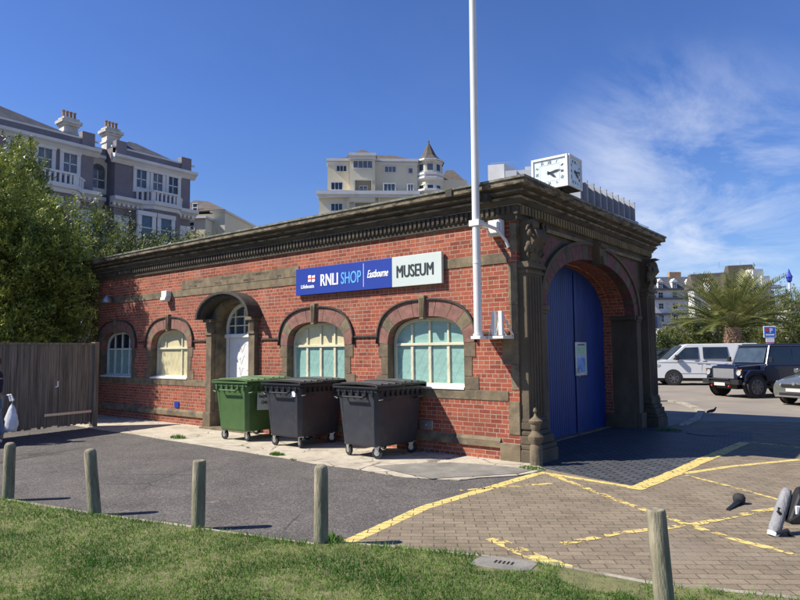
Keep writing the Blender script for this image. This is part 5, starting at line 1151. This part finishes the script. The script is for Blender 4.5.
def van():
    r=empty('parked_van'); hw=.95
    # side profile swept across with tumblehome
    P=[(2.42,.35),(2.47,.55),(2.45,.80),(2.36,1.02),(1.62,1.20),(.92,1.84),(.72,1.93),(-2.25,1.95),(-2.38,1.85),(-2.44,1.1),(-2.44,.35)]
    def sy(z): return hw if z<1.1 else hw-(z-1.1)*.17
    g=MB(); n=len(P)
    rings=[]
    for f,e in ((-1,.0),(-.93,.06),(.93,.06),(1,.0)):
        rings.append([(x*(1 if abs(f)<.95 else .985),f*sy(z)*(1 if abs(f)<1 else 1),z+(0 if abs(f)<.95 else -.02*(z>1.5))) for x,z in P])
    g.loft(rings); body=g.build('body','vwhite',r,smooth=30)
    for s in(-1,1):
        def pan(nm,pts,mt,dd=.006,par=r):
            g=MB(); q=[(x,s*(sy(z)+dd),z) for x,z in pts]; q2=[(x,s*(sy(z)-.03),z) for x,z in pts]; n=len(pts)
            g.add(q+q2,[tuple(range(n)),tuple(range(2*n-1,n-1,-1))]+[(i,n+i,n+(i+1)%n,(i+1)%n) for i in range(n)]); return g.build(nm,mt,par)
        pan('side_window',[(1.42,1.22),(.85,1.76),(.28,1.78),(.28,1.22)],'darkglass'); pan('side_window',[(.08,1.24),(.08,1.78),(-.98,1.78),(-1.0,1.24)],'darkglass')
        g=MB()
        for x in (.18,-1.12): g.box(x-.006,x+.006,s*hw-.002*s,s*(hw+.003),.45,1.1)
        g.box(-2.2,1.3,s*(hw-.002),s*(hw+.012),.56,.59); g.box(-2.3,2.1,s*(hw-.01),s*(hw+.004),1.085,1.10); g.build('trim','hshade',r)
        for x in (.36,.02): g=MB(); g.tube([(x-.09,s*(hw+.02),1.12),(x+.09,s*(hw+.02),1.12)],.018,6); g.build('door_handle','black',r)
        g=MB(); g.box(1.18,1.34,s*(hw+.02),s*(hw+.22),1.18,1.42); g.build('wing_mirror','black',r,bevel=.03)
        g=MB(); q=[(2.28,1.03),(2.37,.98),(2.40,.84),(2.02,.88),(1.98,.98)]; g.prism(q,s*(hw-.35),s*(hw+.008)); g.build('headlight','lens',r)
    g=MB(); g.hexa([(1.66,-.80,1.19),(1.66,.80,1.19),(1.62,.80,1.15),(1.62,-.80,1.15),(.97,-.70,1.85),(.97,.70,1.85),(.90,.70,1.78),(.90,-.70,1.78)]); g.v=[(x+.035,y,z+.02) for x,y,z in g.v]; g.build('windscreen','glass',r)
    g=MB(); g.box(2.44,2.475,-.55,.55,.68,.88); g.box(2.43,2.485,-.75,.75,.36,.48); g.build('grille','black',r)
    g=MB(); g.box(2.475,2.49,-.26,.26,.52,.62); g.build('number_plate','plate',r)
    g=MB(); g.box(-2.3,2.3,-.85,.85,.2,.4); g.build('underbody','black',r)
    for x in (1.42,-1.55):
        for y in (-.86,.86): wheel(r,x,y,.34,.23,rec=.022)
    return r
SC=1.09
v=van(); v.scale=(SC,)*3
hv=Vector((math.cos(R(206)),math.sin(R(206)),0)); v.rotation_euler=(0,0,math.atan2(hv.y,hv.x))
pw=G(674,385.5); lw=Vector((-hv.y,hv.x,0)); # front left wheel is the near one
sidev=lw if lw.dot(fwd2)<0 else -lw
v.location=tuple(pw-hv*1.42*SC-sidev*.97*SC); v.location.z=0
tag(v,'white panel van with dark side windows parked left of the black off-roader','van')
def offroader():
    r=empty('parked_off_roader'); 
    g=MB(); g.box(-2.2,1.0,-.86,.86,.55,1.12); g.prism([(1.0,.62),(2.0,.62),(2.0,1.06),(1.95,1.10),(1.0,1.17)],-.62,.62); g.box(1.0,1.96,-.86,-.62,.72,.98); g.box(1.0,1.96,.62,.86,.72,.98); g.box(1.25,1.9,-.45,.45,1.05,1.155)
    b=g.build('body','vnavy',r,bevel=.03)
    g=MB()
    for s in(-1,1):   # boxy flared arches
        for xc in (1.45,-1.15):
            P=[(xc+.48,.60),(xc+.46,.80),(xc+.28,.96),(xc-.28,.96),(xc-.46,.80),(xc-.48,.60),(xc-.40,.60),(xc-.36,.78),(xc-.22,.88),(xc+.22,.88),(xc+.36,.78),(xc+.40,.60)]
            g.prism(P,s*.84,s*.96)
    g.build('wheel_arch_flare','vnavy',r)
    g=MB(); g.loft([[(.92,-.84,1.12),(.92,.84,1.12),(-2.2,.84,1.12),(-2.2,-.84,1.12)],[(.62,-.74,1.80),(.62,.74,1.80),(-2.18,.74,1.80),(-2.18,-.74,1.80)]]); g.build('cab','vnavy',r,bevel=.02)
    g=MB(); g.box(-2.2,.66,-.76,.76,1.80,1.86); g.box(-2.1,.55,-.68,.68,1.86,1.90); g.build('roof','vdark',r,bevel=.02)
    g=MB(); g.hexa([(.90,-.70,1.22),(.90,.70,1.22),(.86,.70,1.20),(.86,-.70,1.20),(.69,-.66,1.74),(.69,.66,1.74),(.64,.66,1.72),(.64,-.66,1.72)]); g.v=[(x+.03,y,z) for x,y,z in g.v]; g.build('windscreen','glass',r)
    for s in(-1,1):
        for x0,x1 in ((.62,-.12),(-.24,-1.0),(-1.15,-2.0)):
            g=MB(); g.hexa([(x0,s*.825,1.22),(x1,s*.825,1.22),(x1,s*.79,1.22),(x0,s*.79,1.22),(x0-(.13 if x0>.5 else 0),s*.765,1.70),(x1,s*.765,1.70),(x1,s*.73,1.70),(x0-(.13 if x0>.5 else 0),s*.73,1.70)]); g.build('side_window','darkglass',r)
        g=MB(); g.box(.82,.90,s*.92,s*1.06,1.24,1.42); g.tube([(.86,s*.80,1.26),(.86,s*.96,1.30)],.018,6); g.build('wing_mirror','black',r,bevel=.02)
        g=MB(); g.tube([(.9,s*.80,1.18),(.66,s*.72,1.82)],.028,6); g.tube([(1.02,s*.86,1.17),(1.9,s*.64,1.09)],.012,5); g.build('pillar_trim','steel',r)
        g=MB(); g.lathe([(0,.0),(.10,.0),(.11,-.03)],n=18,T=lambda X,Y,Z:(2.0-Z+.012,s*.74+X,.90+Y),cap=False); g.build('headlight','lens',r)
        g=MB(); g.box(1.96,2.0,s*.62,s*.87,.74,1.02); g.build('headlight_panel','black',r)
        for dz,mt in ((.10,'orange'),(-.12,'lens')): g=MB(); g.lathe([(0,.0),(.035,.0),(.038,-.02)],n=10,T=lambda X,Y,Z:(2.01-Z,s*.84+X,.88+dz+Y),cap=False); g.build('side_lamp',mt,r)
    g=MB(); g.box(2.0,2.02,-.50,.50,.68,1.02); g.build('grille','grille',r)
    g=MB(); g.box(2.02,2.18,-.88,.88,.48,.64); g.tube([(2.18,-.5,.5),(2.22,-.5,.66),(2.22,.5,.66),(2.18,.5,.5)],.03,8); g.build('bumper','black',r,bevel=.02)
    g=MB(); g.box(2.19,2.205,-.26,.26,.42,.53); g.build('number_plate','plate',r)
    g=MB(); g.box(2.12,2.2,.40,.44,.38,.44); g.box(2.12,2.2,-.44,-.40,.38,.44); g.build('tow_eye','red',r,bevel=.01)
    g=MB(); g.box(-2.1,1.9,-.5,.5,.3,.56); g.tube([(1.45,-.6,.38),(1.45,.6,.38)],.06,8); g.box(-.7,.9,-.96,-.8,.42,.5); g.box(-.7,.9,.8,.96,.42,.5); g.build('chassis','black',r)
    for x in (1.45,-1.15):
        for y in (-.80,.80): wheel(r,x,y,.40,.27,8,rec=.072)
    return r
d=offroader(); SC2=1.07; d.scale=(SC2,)*3; a=R(-127); d.rotation_euler=(0,0,a); f=Vector((math.cos(a),math.sin(a),0)); l=Vector((-f.y,f.x,0))
pw=G(758,398.5); d.location=tuple(pw-f*1.45*SC2-l*.93*SC2); d.location.z=0
tag(d,'navy blue boxy off-roader with mesh grille and chunky tyres facing the camera','off-roader')
def hatch(mt,rim='rimdark'):
    r=empty('parked_car')
    g=MB(); st=[(2.12,.30,.52,.62),(2.08,.24,.66,.74),(1.9,.22,.74,.82),(1.5,.2,.84,.87),(.9,.2,.95,.89),(0,.2,.98,.9),(-1.2,.2,1.0,.9),(-1.8,.22,1.0,.87),(-2.05,.28,.95,.8),(-2.12,.36,.7,.72)]
    rings=[[(x,-w_*.94,zb),(x,-w_,zb+.12),(x,-w_,zb+(zt_-zb)*.66),(x,-w_*.95,zt_-.035),(x,-w_*.82,zt_),(x,0,zt_+.02),(x,w_*.82,zt_),(x,w_*.95,zt_-.035),(x,w_,zb+(zt_-zb)*.66),(x,w_,zb+.12),(x,w_*.94,zb)] for x,zb,zt_,w_ in st]
    g.loft(rings); g.build('body',mt,r,smooth=38)
    g=MB(); st=[(1.05,.92,.80,.78),(.30,1.36,.60,.80),(-.1,1.44,.60,.80),(-1.1,1.42,.60,.80),(-1.75,1.2,.64,.80),(-2.0,.98,.7,.8)]
    g.loft([[(x,-.80 if i not in(0,5) else -wt,.93),(x,-wt,z_),(x,0,z_+.025),(x,wt,z_),(x,.80 if i not in(0,5) else wt,.93)] for i,(x,z_,wt,_) in enumerate(st)],cap=False); g.build('glasshouse','darkglass',r,smooth=30)
    g=MB(); g.loft([[(x,-wt-.01,z_-.02),(x,-wt+.02,z_+.015),(x,0,z_+.04),(x,wt-.02,z_+.015),(x,wt+.01,z_-.02)] for x,z_,wt,_ in st[1:5]],closed=False,cap=False)
    for s in(-1,1): g.tube([(1.02,s*.80,.95),(.30,s*.61,1.36)],.03,5); g.tube([(-.35,s*.82,.95),(-.3,s*.61,1.42)],.035,5); g.tube([(-1.5,s*.80,.97),(-1.2,s*.62,1.38)],.06,5)
    g.build('roof',mt,r,smooth=40)
    for s in(-1,1):
        g=MB(); g.loft([[(2.09,s*.45,.56),(2.13,s*.45,.60),(2.1,s*.45,.66),(2.0,s*.45,.67)],[(1.90,s*.78,.58),(1.94,s*.80,.64),(1.86,s*.80,.73),(1.8,s*.76,.70)]]); g.build('headlight','lens',r,smooth=60)
        g=MB(); g.box(.72,.86,s*.86,s*1.02,.94,1.08); g.build('wing_mirror',mt,r,bevel=.03)
        g=MB(); g.tube([(.0,s*.905,.82),(-.16,s*.905,.82)],.014,5); g.build('door_handle','steel',r)
    g=MB(); g.box(2.10,2.135,-.42,.42,.55,.64); g.box(2.09,2.13,-.5,.5,.30,.38); g.build('grille','black',r)
    g=MB(); g.box(2.13,2.15,-.26,.26,.42,.52); g.build('number_plate','plate',r)
    g=MB(); g.box(2.12,2.15,-.62,.62,.265,.295); g.lathe([(0,0),(.05,0),(.05,.02)],n=12,T=lambda X,Y,Z:(2.125+Z,X,.66+Y)); g.build('chrome_trim','steel',r)
    for x in (1.33,-1.25):
        for y in (-.82,.82): wheel(r,x,y,.31,.2,9,rim,rec=.016)
    return r
c=hatch('vgrey','steel'); a=R(-122); f=Vector((math.cos(a),math.sin(a),0)); l=Vector((-f.y,f.x,0)); p=G(787,403)
c.scale=(SC2,)*3; c.rotation_euler=(0,0,a); c.location=tuple(p-f*1.33*SC2+l*.92*SC2); c.location.z=0
tag(c,'grey green metallic car cut off by the right edge of the photo','car')
# car partly seen between the pier and the van, others behind
def cp_(px,py,D,ang,mt,label,src=None,s=1.05):
    o=hatch(mt); p=at(px,py,D); o.location=(p.x,p.y,0); o.rotation_euler=(0,0,ang); o.scale=(s,)*3; tag(o,label,'car',None); return o
ba=math.atan2(rt2.y,rt2.x)
cp_(662,352,43,ba+PI+.15,'vdark','dark car half hidden between the stone pier and the white van',s=1.3)
cp_(666,345,62,ba+PI/2+PI+.5,'vdark','small dark car in front of the white hotel doorway')
cp_(737,345,40.5,ba+.1,'vwhite','white car roof showing between the van roof and the parking sign',s=1.12)
cp_(763,346,41,ba+.2,'vwhite','white car roof directly under the parking sign',s=1.12)
cp_(800,346,33,R(-95),'vdark','dark car behind the navy off-roader at the right edge',s=1.12)
# ------------------------------------------------------------------ pigeon and things lying on the paving
def sk(name,verts,edges,radii,mt,parent=None,sub=2,root=0):
    me=bpy.data.meshes.new(name); me.from_pydata(verts,edges,[]); o=bpy.data.objects.new(name,me); COL.objects.link(o)
    o.modifiers.new('skin','SKIN')
    for i,r_ in enumerate(radii): 
        sv=me.skin_vertices[0].data[i]; sv.radius=(r_,r_) if not hasattr(r_,'__len__') else r_; sv.use_root=(i==root)
    s_=o.modifiers.new('sub','SUBSURF'); s_.levels=sub; s_.render_levels=sub
    me.materials.append(MT[mt]); 
    dg=bpy.context.evaluated_depsgraph_get(); m2=bpy.data.meshes.new_from_object(o.evaluated_get(dg)); bpy.data.objects.remove(o)
    m2.polygons.foreach_set('use_smooth',[True]*len(m2.polygons))
    o=bpy.data.objects.new(name,m2); m2.name=name; COL.objects.link(o)
    if parent: o.parent=parent
    return o
MT['feather']=noisy('dark_feather',(.035,.035,.042),var=.3,scale=20,rough=.7,bump=.1)
bird=empty('pigeon',tuple(G(712,415)),R(20),'dark pigeon walking at the edge of the building shadow','bird')
sk('body',[(-.17,0,.09),(-.10,0,.125),(0,0,.14),(.08,0,.17),(.12,0,.23),(.13,0,.27),(.165,0,.268)],[(0,1),(1,2),(2,3),(3,4),(4,5),(5,6)],[(.012,.03),.045,.065,.05,.028,.026,.006],'feather',bird); bird.scale=(.8,)*3
for s in(-1,1): g=MB(); g.tube([(0,s*.025,.10),(.01,s*.028,.03),(.0,s*.028,.005),(.035,s*.028,.004)],.005,5); g.build('leg','terra',bird)
# dark club-shaped item lying on the paving
kx=G(735,507); t_=empty('hand_tool',tuple(kx),0,'black tapered handle with a round head lying on the block paving','tool')
a0=G(723,514)-kx; a1=G(742,503)-kx
g=MB(); g.tube([(a0.x,a0.y,.03),(a0.x*.4+a1.x*.4,a0.y*.4+a1.y*.4,.05),(a1.x*.75,a1.y*.75,.075)],[.028,.038,.06],12); g.build('handle','black',t_,smooth=50)
g=MB(); g.lathe([(.02,-.11),(.08,-.09),(.11,-.03),(.115,.03),(.08,.09),(.02,.11)],c=(a1.x,a1.y,.105),n=16); g.build('head','rubber',t_,smooth=50); t_.scale=(.62,)*3
# grey padded tube bag with black pack at the right edge
MT['canvas']=noisy('grey_canvas',(.24,.24,.25),var=.2,scale=8,rough=.85,bump=.5,bscale=14,stretch=(4,4,1))
pb_=G(784,537); bg_=facing(empty('kit_bag',(pb_.x,pb_.y,.012),0,'grey padded tube bag leaning with a black pack at the right edge','bag'))
g=MB(); pr=[]
for i in range(13):
    t=i/12; pr.append((-.09+.22*t,0.02+.10*t,.02+.40*t))
g.tube(pr,[.046,.058,.06,.057,.06,.056,.059,.056,.058,.056,.055,.05,.038],14); g.build('grey_tube','canvas',bg_,smooth=60)
g=MB(); g.loft([[(x0*.9+.11+.16*k,-.04,.02+.40*k*1.1),(x0*.9+.24+.16*k,-.04,.02+.4*k*1.1),(x0*.9+.24+.16*k,.10,.02+.4*k*1.1),(x0*.9+.11+.16*k,.10,.02+.4*k*1.1)] for k,x0 in ((.2,-.10),(.3,-.12),(.6,-.11),(.85,-.1),(1.0,-.08))]); g.build('black_pack','black',bg_,bevel=.03)
g=MB(); g.tube([(-.105,.013,-.005),(-.088,.02,.03)],[.05,.056],14); g.build('end_cap','letterwhite',bg_)
g=MB(); g.tube([(-.09,-.02,.03),(.02,-.03,.06),(.06,0,.01)],.02,8); g.tube([(-.05,-.05,.22),(-.08,-.06,.25),(-.06,-.05,.28)],.016,6); g.tube([(.02,-.075,.16),(.11,-.09,.22),(.16,-.06,.34),(.17,.0,.46)],.012,6); g.tube([(.17,.0,.42),(.22,-.03,.50),(.26,0,.42)],.012,6); g.build('strap','black',bg_)
g=MB(); g.box(.09,.135,-.075,-.055,.22,.30); g.build('buckle','letterwhite',bg_,bevel=.006)
# ------------------------------------------------------------------ person at the left edge, carrier bag in hand
MT['skin']=noisy('skin',(.42,.25,.17),var=.08,scale=8,rough=.5,bump=0); MT['navytop']=noisy('navy_cloth',(.015,.02,.05),var=.2,scale=20,rough=.9,bump=.2); MT['jeans']=noisy('light_denim',(.20,.27,.38),var=.2,scale=25,rough=.9,bump=.2); MT['hair']=noisy('brown_hair',(.06,.035,.02),var=.3,scale=20,rough=.7,bump=.3); MT['tan']=noisy('tan_cloth',(.42,.30,.19),var=.15,scale=12,rough=.9,bump=.2)
pbase=at(-7.5,445,13.3); per=empty('person',(pbase.x,pbase.y,0),math.atan2(-fwd2.y,-fwd2.x)+R(-70),'person in navy top and pale jeans carrying a bag, cut off at the left edge','person')
# local: x forward, y left, z up
V=[(0,0,.98),(0,0,1.15),(0,0,1.34),(0,0,1.47),(.01,0,1.55),(.03,0,1.66),(.03,0,1.76),
   (0,.11,.95),(.05,.12,.52),(.0,.12,.09),(.14,.13,.045),(0,-.11,.95),(-.05,-.12,.52),(-.14,-.12,.11),(-.02,-.13,.045),
   (0,.20,1.43),(.0,.26,1.14),(.14,.25,.93),(.17,.245,.86),(0,-.20,1.43),(-.04,-.27,1.14),(.05,-.27,.90),(.07,-.27,.83)]
Ed=[(0,1),(1,2),(2,3),(3,4),(4,5),(5,6),(0,7),(7,8),(8,9),(9,10),(0,11),(11,12),(12,13),(13,14),(3,15),(15,16),(16,17),(17,18),(3,19),(19,20),(20,21),(21,22)]
Ra=[.14,.125,.155,.10,.055,.095,.06,.095,.06,.04,.032,.095,.06,.04,.032,.06,.045,.032,.03,.06,.045,.032,.03]
bd=sk('body',V,Ed,Ra,'skin',per)
V2=[(0,0,1.0),(0,0,1.17),(0,0,1.35),(0,0,1.455),(0,.20,1.43),(0,.255,1.22),(0,-.20,1.43),(-.03,-.265,1.22)]
sk('top',V2,[(0,1),(1,2),(2,3),(3,4),(4,5),(3,6),(6,7)],[.165,.15,.175,.11,.078,.066,.078,.066],'navytop',per)
sk('tan_hem',[(0,0,.86),(0,0,.95),(0,0,1.03)],[(0,1),(1,2)],[.165,.17,.165],'tan',per)
V3=[(0,0,.93),(0,.10,.88),(.05,.12,.52),(.0,.12,.13),(0,-.10,.88),(-.05,-.12,.52),(-.14,-.12,.15)]
sk('jeans',V3,[(0,1),(1,2),(2,3),(0,4),(4,5),(5,6)],[.15,.115,.08,.065,.115,.08,.065],'jeans',per)
g=MB(); g.lathe([(.02,.125),(.08,.10),(.108,.03),(.105,-.05),(.07,-.09)],c=(.01,0,1.70),n=16,cap=False); g.build('hair','hair',per,smooth=80)
for k,(s) in enumerate((-1,1)):
    hx=.17 if s>0 else .07; hy=.245 if s>0 else -.27; hz_=.85 if s>0 else .82
    pal=sk('hand',[(hx,hy,hz_),(hx+.01,hy,hz_-.045),(hx+.015,hy,hz_-.08)],[(0,1),(1,2)],[(.028,.018),(.038,.018),(.038,.015)],'skin',per)
    for q in range(4):
        o_=-.028+q*.018; ln=(.07,.08,.075,.06)[q]
        sk('finger',[(hx+.015+o_,hy,hz_-.08),(hx+.018+o_,hy-s*.012,hz_-.08-ln*.45),(hx+.016+o_,hy-s*.035,hz_-.08-ln*.6),(hx+.014+o_,hy-s*.045,hz_-.08-ln*.35)],[(0,1),(1,2),(2,3)],[.0095,.009,.0085,.007],'skin',pal,1)
    sk('thumb',[(hx+.03,hy,hz_-.03),(hx+.055,hy-s*.015,hz_-.06),(hx+.05,hy-s*.035,hz_-.085)],[(0,1),(1,2)],[.012,.0105,.0085],'skin',pal,1)
for s,x in ((1,.03),(-1,-.11)): sk('shoe',[(x-.04,s*.12,.045),(x+.07,s*.125,.04),(x+.16,s*.13,.03)],[(0,1),(1,2)],[.045,.045,.032],'letterwhite',per)
MT['plastic']=noisy('thin_white_plastic',(.62,.62,.66),var=.15,scale=9,rough=.35,bump=.5,bscale=12)
pg=at(12.5,395,13.1); bgz=at(12.5,431,13.1).z
g=MB(); rs=random.Random(2); hh=pg.z-bgz; rings=[]
for i in range(11):
    t=i/10; r_=.155*math.sin(min(1,.16+t*.95)*PI)**.55*(.55+.45*(1-t)) if t<1 else .03
    rings.append([(r_*(1+.13*rs.uniform(-1,1))*math.cos(2*PI*k/14),r_*.7*(1+.13*rs.uniform(-1,1))*math.sin(2*PI*k/14),bgz+hh*t*.86) for k in range(14)])
g.loft(rings); 
cb_=g.build('bag_body','plastic',None,smooth=80); cbr=empty('carrier_bag',(pg.x,pg.y,0),ba,'white plastic carrier bag held in front of the grey gate','bag'); cb_.parent=cbr
g=MB(); g.tube([(-.02,0,bgz+hh*.84),(-.07,0,pg.z-.01),(-.12,0,pg.z+.0)],[.03,.014,.01],6); g.tube([(.02,0,bgz+hh*.84),(-.04,.02,pg.z+.01),(-.12,.02,pg.z+.0)],[.03,.014,.01],6); g.build('bag_handle','plastic',cbr)
